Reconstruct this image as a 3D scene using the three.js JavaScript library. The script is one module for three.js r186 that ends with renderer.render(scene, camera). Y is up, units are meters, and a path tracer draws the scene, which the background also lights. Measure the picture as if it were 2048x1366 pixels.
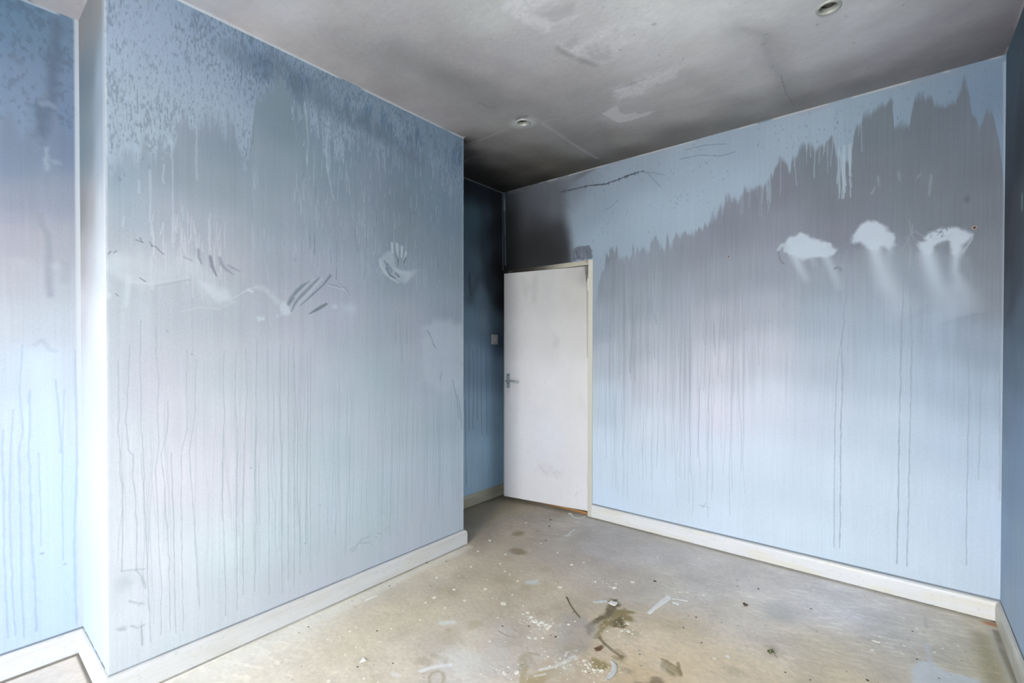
import * as THREE from 'three';
import { mergeGeometries } from 'three/addons/utils/BufferGeometryUtils.js';
import { RoundedBoxGeometry } from 'three/addons/geometries/RoundedBoxGeometry.js';
import { RectAreaLightUniformsLib } from 'three/addons/lights/RectAreaLightUniformsLib.js';

// ---------------------------------------------------------------- camera, sky, light, exposure
const scene = new THREE.Scene();
const rad = THREE.MathUtils.degToRad;
const camera = new THREE.PerspectiveCamera(2 * THREE.MathUtils.radToDeg(Math.atan(683 / 942.7)), 2048 / 1366, 0.05, 60);
camera.position.set(0, 1.3, 0);
camera.rotation.set(rad(-0.555), rad(39.355), rad(0.069), 'YXZ');
camera.setViewOffset(2048, 1366, 0, -24.6, 2048, 1366);
camera.updateProjectionMatrix();

const renderer = new THREE.WebGLRenderer({ antialias: true });
renderer.shadowMap.enabled = true;
renderer.toneMapping = THREE.LinearToneMapping;
renderer.toneMappingExposure = 2.15;

scene.background = new THREE.Color(1.0, 0.99, 0.972);          // even overcast sky
scene.backgroundIntensity = 7.0;

// room, in metres: floor at y 0; the camera stands at x 0, z 0
const CEIL = 2.696;
const XL = -2.735, XN = -2.711, XC = -2.230, XR = 0.384;      // far left wall, near left wall, chimney breast face, right wall
const ZB = -3.213, ZC2 = -2.212, ZC1 = -0.391, ZW = 2.40;     // back wall, breast far end, breast near end, window wall
const WIN = { x0: -1.15, x1: 0.3, y0: 0.4, y1: 2.6 };      // window opening behind the camera

// daylight through the window: the opening itself, as an area light of its size (for renderers that do not trace the sky)
RectAreaLightUniformsLib.init();
const daylight = new THREE.RectAreaLight(new THREE.Color(1.0, 0.99, 0.972), 9, WIN.x1 - WIN.x0, WIN.y1 - WIN.y0);
daylight.position.set((WIN.x0 + WIN.x1) / 2, (WIN.y0 + WIN.y1) / 2, ZW - 0.004);
scene.add(daylight);

// ---------------------------------------------------------------- helpers: noise, painting, objects
const clamp = (x, a = 0, b = 1) => (x < a ? a : x > b ? b : x);
const sstep = (a, b, x) => { const t = clamp((x - a) / (b - a)); return t * t * (3 - 2 * t); };
const lerp = (a, b, t) => a + (b - a) * t;
function hash(x, y, s) {
  let h = Math.imul(x, 374761393) + Math.imul(y, 668265263) + Math.imul(s, 974711);
  h = Math.imul(h ^ (h >>> 13), 1274126177); h ^= h >>> 16;
  return (h >>> 0) / 4294967296;
}
function noise(x, y, s = 0) {
  const xi = Math.floor(x), yi = Math.floor(y); let fx = x - xi, fy = y - yi;
  fx = fx * fx * (3 - 2 * fx); fy = fy * fy * (3 - 2 * fy);
  const a = hash(xi, yi, s), b = hash(xi + 1, yi, s), c = hash(xi, yi + 1, s), d = hash(xi + 1, yi + 1, s);
  return a + (b - a) * fx + (c - a) * fy + (a - b - c + d) * fx * fy;
}
function fbm(x, y, s = 0, oct = 3) {
  let t = 0, a = 0.5, n = 0;
  for (let i = 0; i < oct; i++) { t += a * noise(x, y, s + i * 17); n += a; a *= 0.5; x *= 2.03; y *= 2.03; }
  return t / n;
}
let seed = 20240;
const rnd = () => { seed = (Math.imul(seed, 1664525) + 1013904223) >>> 0; return seed / 4294967296; };
const between = (a, b) => a + (b - a) * rnd();
const hex = (h) => [parseInt(h.slice(0, 2), 16) / 255, parseInt(h.slice(2, 4), 16) / 255, parseInt(h.slice(4, 6), 16) / 255];
const toLin = (c) => (c <= 0.04045 ? c / 12.92 : Math.pow((c + 0.055) / 1.055, 2.4));
const toS = (c) => (c <= 0.0031308 ? c * 12.92 : 1.055 * Math.pow(c, 1 / 2.4) - 0.055);

class Surface {                                               // a painted face, u to the right and v up, in metres
  constructor(w, h, perMetre) {
    this.w = w; this.h = h;
    this.nx = Math.min(2048, Math.round(w * perMetre)); this.ny = Math.min(2048, Math.round(h * perMetre));
    this.sx = this.nx / w; this.sy = this.ny / h;
    const n = this.nx * this.ny;
    this.c = new Float32Array(n * 3); this.b = new Float32Array(n); this.cov = new Float32Array(n);
  }
  spread(points, power = 1.6) {                               // soft field of colours through control points [u, v, colour]
    const gx = 56, gy = 56, g = new Float32Array(gx * gy * 3), cols = points.map((p) => hex(p[2]));
    for (let j = 0; j < gy; j++) for (let i = 0; i < gx; i++) {
      const u = (i / (gx - 1)) * this.w, v = (j / (gy - 1)) * this.h; let W = 0, r = 0, gg = 0, b = 0;
      points.forEach((p, k) => { const d = (p[0] - u) ** 2 + (p[1] - v) ** 2 + 0.004, q = 1 / Math.pow(d, power); W += q; r += q * cols[k][0]; gg += q * cols[k][1]; b += q * cols[k][2]; });
      const o = (j * gx + i) * 3; g[o] = r / W; g[o + 1] = gg / W; g[o + 2] = b / W;
    }
    const out = [0, 0, 0], w = this.w, h = this.h;
    return (u, v) => {
      const x = clamp(u / w) * (gx - 1), y = clamp(v / h) * (gy - 1), xi = Math.min(gx - 2, x | 0), yi = Math.min(gy - 2, y | 0), fx = x - xi, fy = y - yi, o = (yi * gx + xi) * 3;
      for (let k = 0; k < 3; k++) out[k] = lerp(lerp(g[o + k], g[o + 3 + k], fx), lerp(g[o + gx * 3 + k], g[o + gx * 3 + 3 + k], fx), fy);
      return out;
    };
  }
  each(fn) {                                                  // fn(u, v, colour array, offset, index)
    for (let j = 0, i = 0; j < this.ny; j++) { const v = (j + 0.5) / this.sy; for (let k = 0; k < this.nx; k++, i++) fn((k + 0.5) / this.sx, v, this.c, i * 3, i); }
  }
  box(u0, v0, u1, v1, fn) {
    const i0 = Math.max(0, Math.floor(u0 * this.sx)), i1 = Math.min(this.nx - 1, Math.ceil(u1 * this.sx)), j0 = Math.max(0, Math.floor(v0 * this.sy)), j1 = Math.min(this.ny - 1, Math.ceil(v1 * this.sy));
    for (let j = j0; j <= j1; j++) for (let i = i0; i <= i1; i++) fn((i + 0.5) / this.sx, (j + 0.5) / this.sy, j * this.nx + i);
  }
  blend(i, col, a, relief) {
    const o = i * 3, c = this.c;
    if (typeof col === 'number') { const k = 1 + col * a; c[o] *= k; c[o + 1] *= k; c[o + 2] *= k; } else { c[o] += (col[0] - c[o]) * a; c[o + 1] += (col[1] - c[o + 1]) * a; c[o + 2] += (col[2] - c[o + 2]) * a; }
    if (relief) this.b[i] += relief * a;
  }
  // a brushed or dripped line; width in metres, one number or one per point; col a colour or a gain
  stroke(pts, width, col, alpha = 1, { soft = 0.5, relief = 0, grain = 0, gs = 120, fade = 0, along = 1 } = {}) {
    if (!width) width = pts.map((p) => p[2]);
    const C = typeof col === 'string' ? hex(col) : col, touched = [], n = pts.length - 1, cov = this.cov;
    for (let s = 0; s < n; s++) {
      const [ax, ay] = pts[s], [bx, by] = pts[s + 1], wa = Array.isArray(width) ? width[s] : width, wb = Array.isArray(width) ? width[s + 1] : width, dx = bx - ax, dy = by - ay, L = dx * dx + dy * dy + 1e-12, m = Math.max(wa, wb);
      this.box(Math.min(ax, bx) - m, Math.min(ay, by) - m, Math.max(ax, bx) + m, Math.max(ay, by) + m, (u, v, i) => {
        const t = clamp(((u - ax) * dx + (v - ay) * dy) / L), d = Math.hypot(u - ax - t * dx, v - ay - t * dy), w = lerp(wa, wb, t) / 2;
        let a = 1 - sstep(w * (1 - soft), w * (1 + soft) + 0.4 / this.sx, d);
        if (a <= 0) return;
        if (fade) a *= Math.pow(1 - (s + t) / n, fade);
        if (grain) a *= clamp(1 - grain + grain * 2 * fbm(u * gs, v * gs * along, 77, 2));
        if (a > cov[i]) { if (cov[i] === 0) touched.push(i); cov[i] = a; }
      });
    }
    for (const i of touched) { this.blend(i, C, cov[i] * alpha, relief); cov[i] = 0; }
  }
  // a filled outline with a soft, ragged edge
  patch(pts, col, alpha = 1, { soft = 0.01, rag = 0, rs = 40, ragV = rag, along = 1, grain = 0, gs = 60, gAlong = 1, relief = 0, rim = 0, sd = 5 } = {}) {
    const C = typeof col === 'string' ? hex(col) : col, m = soft + rag + ragV;
    let u0 = 1e9, v0 = 1e9, u1 = -1e9, v1 = -1e9;
    for (const [x, y] of pts) { u0 = Math.min(u0, x); u1 = Math.max(u1, x); v0 = Math.min(v0, y); v1 = Math.max(v1, y); }
    this.box(u0 - m, v0 - m, u1 + m, v1 + m, (pu, pv, i) => {
      let u = pu, v = pv;
      if (rag) { u += (fbm(pu * rs, pv * rs * along, sd, 3) - 0.5) * 2 * rag; v += (fbm(pu * rs, pv * rs * along, sd + 50, 3) - 0.5) * 2 * ragV; }
      let inside = false, d2 = 1e9;
      for (let k = 0, j = pts.length - 1; k < pts.length; j = k++) {
        const [x1, y1] = pts[k], [x2, y2] = pts[j];
        if ((y1 > v) !== (y2 > v) && u < ((x2 - x1) * (v - y1)) / (y2 - y1) + x1) inside = !inside;
        const dx = x2 - x1, dy = y2 - y1, t = clamp(((u - x1) * dx + (v - y1) * dy) / (dx * dx + dy * dy + 1e-12));
        d2 = Math.min(d2, (u - x1 - t * dx) ** 2 + (v - y1 - t * dy) ** 2);
      }
      const d = (inside ? 1 : -1) * Math.sqrt(d2); let a = sstep(-soft, soft, d);
      if (a <= 0) return;
      if (grain) a *= clamp(1 - grain + grain * 2 * fbm(pu * gs, pv * gs * gAlong, sd + 9, 3));
      this.blend(i, C, a * alpha, relief);
      if (rim) { const e = 1 - sstep(0, rim, Math.abs(d)); this.blend(i, -0.12, e * alpha, 0); }
    });
  }
  spot(u, v, ru, rv, col, alpha = 1, { soft = 1, grain = 0, gs = 60, relief = 0 } = {}) {
    const C = typeof col === 'string' ? hex(col) : col;
    this.box(u - ru * 1.1, v - rv * 1.1, u + ru * 1.1, v + rv * 1.1, (x, y, i) => {
      const d = Math.hypot((x - u) / ru, (y - v) / rv); let a = 1 - sstep(1 - soft, 1, d);
      if (grain) a *= clamp(1 - grain + grain * 2 * fbm(x * gs, y * gs, 31, 3));
      if (a > 0) this.blend(i, C, a * alpha, relief);
    });
  }
  run(line, width, col, alpha, opts = {}) {                   // a hand-traced run, resampled with a slight wander and uneven width
    const pts = []; for (let k = 0; k < line.length - 1; k++) { const [a, b] = line[k], [c, d] = line[k + 1], n = Math.max(1, Math.round(Math.hypot(c - a, d - b) / 0.012)); for (let i = 0; i < n; i++) pts.push([lerp(a, c, i / n), lerp(b, d, i / n)]); }
    pts.push(line[line.length - 1]); const s = line[0][0] * 371;
    const q = pts.map(([u, v]) => [u + 0.0035 * (noise(v * 22, s, 5) - 0.5) + 0.002 * (noise(v * 70, s, 6) - 0.5), v]);
    this.stroke(q, q.map((_, k) => width * (0.55 + 0.9 * noise(k * 0.5, s, 7))), col, alpha, { soft: 0.75, ...opts });
  }
  drip(u, v0, v1, width, col, alpha, lean = 0) {              // a run of dirty water with a slight wander
    const pts = [], n = Math.max(3, Math.round((v0 - v1) / 0.03)); let x = u, vx = 0;
    for (let k = 0; k <= n; k++) { pts.push([x, lerp(v0, v1, k / n)]); vx = vx * 0.6 + (rnd() - 0.5) * 0.004; if (rnd() < 0.12) vx += (rnd() - 0.5) * 0.006; x += vx + lean / n; }
    this.stroke(pts, pts.map((_, k) => width * (0.75 + 0.35 * noise(k * 0.7, u * 99, 3)) * Math.min(1, 0.4 + k / 4)), col, alpha, { soft: 0.55 });
  }
  material(albedo = 0.8, rough = 0.85, bumped = true, sat = 1) {
    const n = this.nx * this.ny, d = new Uint8Array(n * 4);
    const lut = new Uint8Array(4097); for (let i = 0; i <= 4096; i++) lut[i] = Math.round(255 * toS(Math.min(0.9, toLin(i / 4096) * albedo)));
    for (let i = 0; i < n; i++) { const y = (this.c[i * 3] + this.c[i * 3 + 1] + this.c[i * 3 + 2]) / 3; for (let k = 0; k < 3; k++) d[i * 4 + k] = lut[(clamp(y + (this.c[i * 3 + k] - y) * sat) * 4096) | 0]; d[i * 4 + 3] = 255; }
    const map = new THREE.DataTexture(d, this.nx, this.ny, THREE.RGBAFormat);
    map.colorSpace = THREE.SRGBColorSpace; map.magFilter = map.minFilter = THREE.LinearFilter; map.needsUpdate = true;
    const m = new THREE.MeshStandardMaterial({ map, roughness: rough });
    if (bumped) {
      let lo = 1e9, hi = -1e9; for (let i = 0; i < n; i++) { lo = Math.min(lo, this.b[i]); hi = Math.max(hi, this.b[i]); }
      const e = new Uint8Array(n * 4), k = 255 / (hi - lo + 1e-9);
      for (let i = 0; i < n; i++) { e[i * 4] = e[i * 4 + 1] = e[i * 4 + 2] = (this.b[i] - lo) * k; e[i * 4 + 3] = 255; }
      m.bumpMap = new THREE.DataTexture(e, this.nx, this.ny, THREE.RGBAFormat);
      m.bumpMap.magFilter = m.bumpMap.minFilter = THREE.LinearFilter; m.bumpMap.needsUpdate = true; m.bumpScale = hi - lo;
    }
    this.c = this.b = this.cov = null;
    return m;
  }
}
const along = (pts) => (u) => {                               // height of an edge line at u
  if (u <= pts[0][0]) return pts[0][1];
  for (let k = 1; k < pts.length; k++) if (u <= pts[k][0]) return lerp(pts[k - 1][1], pts[k][1], (u - pts[k - 1][0]) / (pts[k][0] - pts[k - 1][0] + 1e-9));
  return pts[pts.length - 1][1];
};
const used = {};
function numbered(name) { const k = (used[name] = (used[name] ?? -1) + 1); return k ? name + '_' + String(k).padStart(3, '0') : name; }
function shade(o) { o.traverse((m) => { if (m.isMesh) m.castShadow = m.receiveShadow = true; }); return o; }
function structure(o, name, label) { o.name = name; o.userData = { kind: 'structure', label }; scene.add(shade(o)); return o; }
function thing(name, label, category, group) {
  const o = new THREE.Group(); o.name = numbered(name); o.userData = { label, category }; if (group) o.userData.group = group; scene.add(o); return o;
}
function part(parent, name, geometry, material, label) {
  const m = new THREE.Mesh(geometry, material); m.name = name; if (label) m.userData.label = label; m.castShadow = m.receiveShadow = true; parent.add(m); return m;
}
const plain = (c, rough = 0.7, metal = 0) => new THREE.MeshStandardMaterial({ color: c, roughness: rough, metalness: metal });
const plaster = plain('#b9bdc2', 0.9), darkVoid = plain('#4a4a48', 0.9);

const SPOTS = [[-1.798, -2.297], [-0.231, -2.316]];            // centres of the two recessed spotlights
const ALB = { back: 0.86, breast: 0.82, side: 0.70, near: 0.69, far: 1.5, right: 1.0, ceil: 1.36, floor: 1.12 };  // brightness of each painted face, set to offset how much daylight reaches it
// ---------------------------------------------------------------- painted faces: blue emulsion under smoke, wash marks and drips
// every point below is [u, v] in metres on its face (a third entry is a colour or a width)
const dirtyLine = '77869a', wiped = 'b4c3d2';
function grainOf(S, u, v, o, rib, s) {                        // woven lining paper, fine streaks and blotches
  const c = S.c, k = 1 + rib * (noise(u * 170, v * 5, s) - 0.5) + rib * 0.28 * (noise(u * 46, v * 1.4, s + 1) - 0.5) + 0.03 * (fbm(u * 3, v * 3, s + 2, 3) - 0.5) + 0.035 * (noise(u * 330, v * 240, s + 3) - 0.5);
  c[o] *= k; c[o + 1] *= k; c[o + 2] *= k;
}
function specks(S, n, box, size, stretch, col, a) {
  for (let k = 0; k < n; k++) { const u = between(box[0], box[2]), v = between(box[1], box[3]); if (box[4] && !box[4](u, v)) continue; const s = size * between(0.5, 1.5); S.stroke([[u, v], [u + between(-0.2, 0.2) * s, v - s * stretch]], s, col, a * between(0.4, 1), { soft: 0.8 }); }
}

// ---- back wall (u from the far left corner, v from the floor)
const back = new Surface(XR - XL, CEIL, 640);
{
  const S = back;
  const soot = S.spread([[.029,2.648,'3c4148'],[.188,2.689,'474c55'],[.453,2.674,'585e69'],[.697,2.683,'6a7480'],[.402,2.551,'4b4f58'],[.553,2.562,'555b66'],[.018,2.406,'26292e'],[.297,2.402,'3a3e46'],[.553,2.439,'565c66'],[.603,2.228,'33363d'],[.297,2.147,'202226'],[.554,2.092,'1f2125'],[.03,2.093,'121315'],[.881,2.07,'5d6672'],[1.011,1.825,'7d8997'],[.969,1.486,'8d9aa8'],[1.034,1.219,'a3b0bc'],[1.014,.915,'b3c4d4'],[1.015,.535,'bdd1e3'],[1.059,.163,'bdd5ea'],[1.291,1.943,'808b9a'],[1.292,1.656,'8d98a6'],[1.331,1.367,'a4acb8'],[1.37,1.082,'b8c0cc'],[1.371,.762,'c1cedc'],[1.409,.376,'bed2e6'],[1.712,1.993,'7c8594'],[1.867,2.099,'767d8c'],[1.839,1.749,'8a93a1'],[1.84,1.491,'a1a8b5'],[1.842,1.199,'babfcb'],[1.843,.908,'c4cad8'],[1.845,.584,'bfd0e1'],[1.847,.194,'bfd4e6'],[2.178,2.257,'6f7683'],[2.179,2.047,'7a8391'],[2.127,1.783,'848e9c'],[2.129,1.54,'9ba4b1'],[2.13,1.297,'b1b8c5'],[2.132,.993,'bcc8d6'],[2.134,.627,'bdcfdf'],[2.136,.2,'bfd4e4'],[2.379,2.386,'68757f'],[2.475,2.138,'6c7580'],[2.476,1.942,'717987'],[2.408,1.697,'8794a2'],[2.409,1.469,'93a3b3'],[2.411,1.241,'a1afbe'],[2.413,.926,'b3c2d2'],[2.415,.583,'bccede'],[2.417,.182,'bcd2e2'],[2.65,2.477,'60707a'],[2.651,2.264,'65707a'],[2.673,2.072,'6a7581'],[2.697,1.67,'8896a4'],[2.699,1.458,'91a2b3'],[2.7,1.192,'a0b2c4'],[2.702,.899,'b0c2d3'],[2.705,.553,'b9cbdb'],[2.707,.179,'bbcedd'],[2.831,2.501,'5d6b76'],[2.851,2.317,'5f6c77'],[2.853,2.114,'66717c'],[2.929,1.948,'67727d'],[2.875,1.654,'8595a5'],[2.896,1.4,'8c9fb4'],[2.898,1.147,'98adc2'],[2.9,.844,'a9bed2'],[2.902,.54,'b3c8da'],[2.905,.159,'b8ccdc'],[3.033,2.365,'5f6d7a'],[3.051,2.168,'5f6a76'],[3.053,1.951,'656f7b'],[3.055,1.734,'6f7985'],[3.073,1.515,'75808d'],[3.067,1.299,'8495a7'],[3.068,1.058,'96abbf'],[3.07,.816,'a6bccf'],[3.073,.526,'afc5d8'],[3.075,.187,'b4c8da']], 1.7);
  const clean = S.spread([[.697,2.552,'6f7d8d'],[.88,2.379,'8194a6'],[.967,2.134,'8ba0b2'],[.925,1.833,'8799aa'],[1.288,2.554,'8597a9'],[1.364,2.289,'92a7b9'],[1.643,2.538,'8ea1b3'],[1.645,2.237,'93a8ba'],[1.954,2.587,'8b9eb1'],[1.896,2.349,'90a5b7'],[2.176,2.586,'8ea2b4'],[2.378,2.614,'8ba0b3'],[2.562,2.639,'8298ab'],[2.731,2.663,'7b92a7'],[2.887,2.659,'738ba3'],[3.03,2.655,'6c86a0'],[3.082,2.541,'667f9b'],[3.101,2.251,'6c86a0']], 1.5);
  const edge = along([[.021,-.049],[.918,1.333],[.934,1.679],[.968,1.791],[1.019,1.938],[1.093,2.023],[1.194,1.962],[1.271,2.036],[1.365,2.055],[1.474,2.026],[1.527,2.053],[1.711,2.059],[1.837,2.185],[1.882,2.25],[1.956,2.242],[1.985,2.28],[2.069,2.292],[2.138,2.338],[2.169,2.421],[2.198,2.425],[2.23,2.358],[2.245,2.443],[2.28,2.475],[2.403,2.465],[2.438,2.517],[2.455,2.423],[2.474,2.356],[2.515,2.346],[2.545,2.524],[2.596,2.534],[2.649,2.598],[2.701,2.607],[2.708,2.474],[2.769,2.448],[2.791,2.59],[2.83,2.598],[2.888,2.533],[2.934,2.523],[2.971,2.599],[2.997,2.51],[3.008,2.409],[3.032,2.39],[3.073,2.468],[3.087,2.373],[3.108,2.201],[3.12,1.962],[3.125,1.725]]);
  const cloudEdge = along([[[.922,2.685],[.743,2.633],[.65,2.542],[.641,2.423],[.665,2.278],[.694,2.154],[.717,2.059],[.727,2.01]].map((p) => [p[1], p[0]]).reverse()][0]);
  const out = [0, 0, 0];
  S.each((u, v, c, o) => {
    const x = u + 0.008 * (fbm(u * 14, v * 9, 4, 3) - 0.5), amp = lerp(0.22, 0.10, sstep(1.5, 2.0, u));
    const k = sstep(-0.016, 0.014 + 0.04 * noise(u * 9, v * 6, 8), v - edge(u) + amp * (fbm(x * 55, v * 5, 5, 4) - 0.5) + 0.05 * (fbm(u * 18, v * 14, 9, 3) - 0.5));
    const black = 1 - sstep(-0.06, 0.07, u - cloudEdge(v) - 0.03 * (fbm(u * 9, v * 9, 12, 3) - 0.5));
    const a = soot(u, v), sr = a[0], sg = a[1], sb = a[2], q = clean(u, v);
    const m = u < 1.05 ? k * (1 - black) : k;
    c[o] = lerp(sr, q[0], m); c[o + 1] = lerp(sg, q[1], m); c[o + 2] = lerp(sb, q[2], m);
    // faint violet and green-grey drifts where the smoke settled
    const d = (fbm(u * 2.3, v * 2.3, 21, 3) - 0.5) * 0.05 * (1 - m); c[o] += d; c[o + 1] += d * 0.5; c[o + 2] += d * 0.9;
    grainOf(S, u, v, o, lerp(0.02, 0.045, (1 - m) * sstep(0.7, 1.3, v)), 40);
    // water marks that streak down through the smoke film
    const st = Math.pow(noise(u * 60, v * 0.9, 61), 4) * sstep(0.55, 1.2, v) * (1 - sstep(1.5, 2.1, v)) * (1 - sstep(1.9, 2.4, u)) * (u > 0.9 ? 1 : 0); const w = 1 - 0.13 * st; c[o] *= w; c[o + 1] *= w; c[o + 2] *= w * 1.01;
  });
  S.spot(.361, 2.172, 0.42, 0.34, '17191c', 0.75, { soft: 1 }); S.spot(.076, 2.264, 0.2, 0.5, '15171a', 0.6, { soft: 1 });
  // the smear above the door frame, and the split in the plaster under the ceiling
  S.patch([[.726,2.09],[.745,2.107],[.818,2.109],[.872,2.106],[.898,2.071],[.903,2.001],[.727,2.006]], '565e6d', 0.85, { soft: 0.008, rag: 0.01, rs: 60, grain: 0.25, gs: 120, gAlong: 0.15 });
  for (let k = 0; k < 14; k++) { const u = between([[.726,2.09]][0][0], [[.889,2.068]][0][0]), v = 2.03 + between(-0.01, 0.05); S.stroke([[u, v], [u + 0.002, v - between(0.015, 0.035)]], 0.004, k % 2 ? '3d4656' : '8a97a6', 0.6); }
  const crack = [[.602,2.576],[.678,2.572],[.744,2.57],[.817,2.57],[.87,2.57],[.923,2.562],[1.017,2.549],[1.058,2.555],[1.099,2.557],[1.156,2.566],[1.211,2.572],[1.265,2.577],[1.315,2.576]];
  S.stroke(crack, crack.map((_, k) => 0.006 + 0.006 * hash(k, 3, 1)), '39434f', 0.85, { grain: 0.75, gs: 90 });
  for (let k = 0; k < 46; k++) { const i = Math.min(crack.length - 2, (rnd() * (crack.length - 1)) | 0), t = rnd(), u = lerp(crack[i][0], crack[i + 1][0], t), v = lerp(crack[i][1], crack[i + 1][1], t); S.stroke([[u, v + 0.008], [u + between(-0.003, 0.003), v - between(0.004, 0.016)]], 0.0035, '333c48', between(0.3, 0.85)); }
  for (const l of [[[1.315,2.576],[1.352,2.549],[1.393,2.494],[1.44,2.438]], [[1.326,2.566],[1.4,2.542],[1.472,2.511]], [[1.576,2.595],[1.709,2.588],[1.835,2.549],[1.925,2.551]], [[1.61,2.647],[1.74,2.645],[1.865,2.618]], [[1.953,2.713],[2.067,2.691],[2.135,2.694]], [[.602,2.491],[.697,2.444],[.744,2.384]], [[1.009,2.355],[1.071,2.373],[1.112,2.41]]]) S.stroke(l, 0.006, '5f6f80', 0.5, { grain: 0.85, gs: 70 });
  specks(S, 900, [0.75, 1.95, XR - XL, CEIL - 0.02, (u, v) => v > edge(u) - 0.05 && fbm(u * 6, v * 9, 90, 3) + 0.25 * sstep(0.3, 0.05, CEIL - v) > 0.55], 0.0034, 2.6, '5b6c7e', 0.5);
  specks(S, 120, [0.95, 1.2, 2.6, 2.0], 0.0025, 4, '66727f', 0.3);
  // a strip of torn lining paper below the ceiling
  S.each((u, v, c, o) => { if (v < CEIL - 0.10) return; const t = sstep(0.05, 0.0, CEIL - v) * sstep(0.45, 0.62, fbm(u * 7, v * 16, 95, 3)); c[o] += (0.55 - c[o]) * 0.35 * t; c[o + 1] += (0.55 - c[o + 1]) * 0.35 * t; c[o + 2] += (0.6 - c[o + 2]) * 0.35 * t;
    const l = 0.75 * sstep(0.010, 0.007, CEIL - v) * sstep(0.38, 0.56, fbm(u * 11, 2, 96, 3) + (u > 0.4 ? 0.06 : -0.1)) * sstep(0.15, 0.5, u); c[o] += (0.74 - c[o]) * l * 0.8; c[o + 1] += (0.72 - c[o + 1]) * l * 0.8; c[o + 2] += (0.72 - c[o + 2]) * l * 0.8; });
  // three places where smoke was wiped off by hand, water trailing below them
  const P1 = [[2.201,1.895],[2.206,1.942],[2.232,1.968],[2.268,1.974],[2.283,1.986],[2.303,1.98],[2.343,1.942],[2.406,1.922],[2.428,1.904],[2.437,1.875],[2.459,1.858],[2.449,1.834],[2.419,1.826],[2.359,1.834],[2.299,1.826],[2.258,1.858],[2.227,1.871]];
  const P2 = [[2.525,1.896],[2.533,1.934],[2.551,1.958],[2.571,1.985],[2.597,1.997],[2.642,1.987],[2.662,1.968],[2.685,1.94],[2.708,1.918],[2.718,1.884],[2.712,1.854],[2.696,1.829],[2.677,1.848],[2.654,1.856],[2.646,1.831],[2.62,1.837],[2.585,1.866],[2.554,1.892]];
  const P3 = [[2.812,1.853],[2.843,1.851],[2.836,1.872],[2.858,1.899],[2.892,1.909],[2.926,1.914],[2.958,1.904],[2.984,1.89],[3.003,1.867],[2.995,1.844],[2.977,1.827],[2.966,1.794],[2.952,1.771],[2.941,1.785],[2.934,1.818],[2.922,1.839],[2.896,1.843],[2.874,1.826],[2.867,1.787],[2.852,1.768],[2.828,1.791],[2.809,1.814]];
  S.stroke([[2.253,1.864,.0413],[2.277,1.797,.0382],[2.3,1.742,.0351],[2.325,1.687,.0349]], 0, 'a9b8c8', 0.9, { soft: 1, fade: 0.5 });
  S.stroke([[2.339,1.842,.0348],[2.354,1.794,.0289],[2.364,1.758,.023]], 0, 'a3b2c2', 0.5, { soft: 0.9, fade: 1 });
  S.stroke([[2.407,1.839,.0371],[2.436,1.765,.034],[2.46,1.692,.0338],[2.483,1.623,.0392]], 0, 'a5b5c5', 0.75, { soft: 1, fade: 0.5 });
  S.stroke([[2.628,1.855,.054],[2.637,1.797,.0593],[2.655,1.714,.0644],[2.687,1.639,.0799],[2.733,1.567,.1054],[2.784,1.48,.1456]], 0, 'abbaca', 1, { soft: 1, fade: 0.45 });
  S.stroke([[2.7,1.845,.0239],[2.694,1.79,.0372],[2.701,1.71,.0531],[2.726,1.615,.0686]], 0, '9fafbf', 0.7, { soft: 1, fade: 0.5 });
  S.stroke([[2.844,1.789,.0511],[2.86,1.719,.056],[2.879,1.641,.071],[2.91,1.55,.0905],[2.947,1.448,.1345]], 0, 'a8b8ca', 1, { soft: 1, fade: 0.45 });
  S.stroke([[2.959,1.795,.0397],[2.951,1.746,.0323],[2.947,1.692,.0323],[2.964,1.631,.0496],[2.99,1.565,.0738],[3.012,1.47,.1077]], 0, 'a8b7c8', 1, { soft: 1, fade: 0.45 });
  for (const l of [[[2.727,1.786,.0632],[2.768,1.69,.0887],[2.818,1.582,.1133],[2.861,1.477,.1274]], [[2.579,1.818,.0547],[2.601,1.733,.0653],[2.623,1.65,.0704]], [[2.912,1.751,.0402],[2.92,1.687,.0501],[2.931,1.611,.06]], [[2.985,1.742,.0394],[3.003,1.666,.0539],[3.035,1.566,.0729]]]) S.stroke(l, 0, '7f8f9c', 0.55, { soft: 1, fade: 0.5 });
  for (const q of [P1, P2, P3]) S.patch(q, 'afbfd0', 0.95, { soft: 0.012, rag: 0.014, rs: 26, grain: 0.12, gs: 30 });
  S.stroke([[2.17,1.899,.015],[2.191,1.926,.021],[2.212,1.917,.0238],[2.207,1.888,.0179]], 0, 'a6b5c4', 0.8, { soft: 0.8 });
  S.stroke([[2.527,1.896],[2.534,1.873],[2.552,1.859],[2.567,1.879]], 0.006, '6d7a89', 0.7, { soft: 0.8 });
  S.stroke([[2.17,1.89],[2.181,1.838],[2.202,1.811]], 0.008, '5d6774', 0.5, { soft: 0.9 });
  S.stroke([[3.002,1.862],[3.01,1.866],[3.009,1.842],[2.995,1.814],[2.977,1.78]], 0.008, 'a2b1c0', 0.6, { soft: 0.8 });
  S.spot(2.9, 1.822, 0.03, 0.02, '76838f', 0.7); S.stroke([[2.882,1.81],[2.885,1.835],[2.904,1.842],[2.922,1.834]], 0.012, '74828f', 0.5, { soft: 0.9 });
  specks(S, 26, [2.851, 1.916, 2.93, 1.873].reduce((a, x, k) => { a[[0, 3, 2, 1][k]] = x; return a; }, []), 0.004, 1.5, '5e6b77', 0.7);
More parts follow.
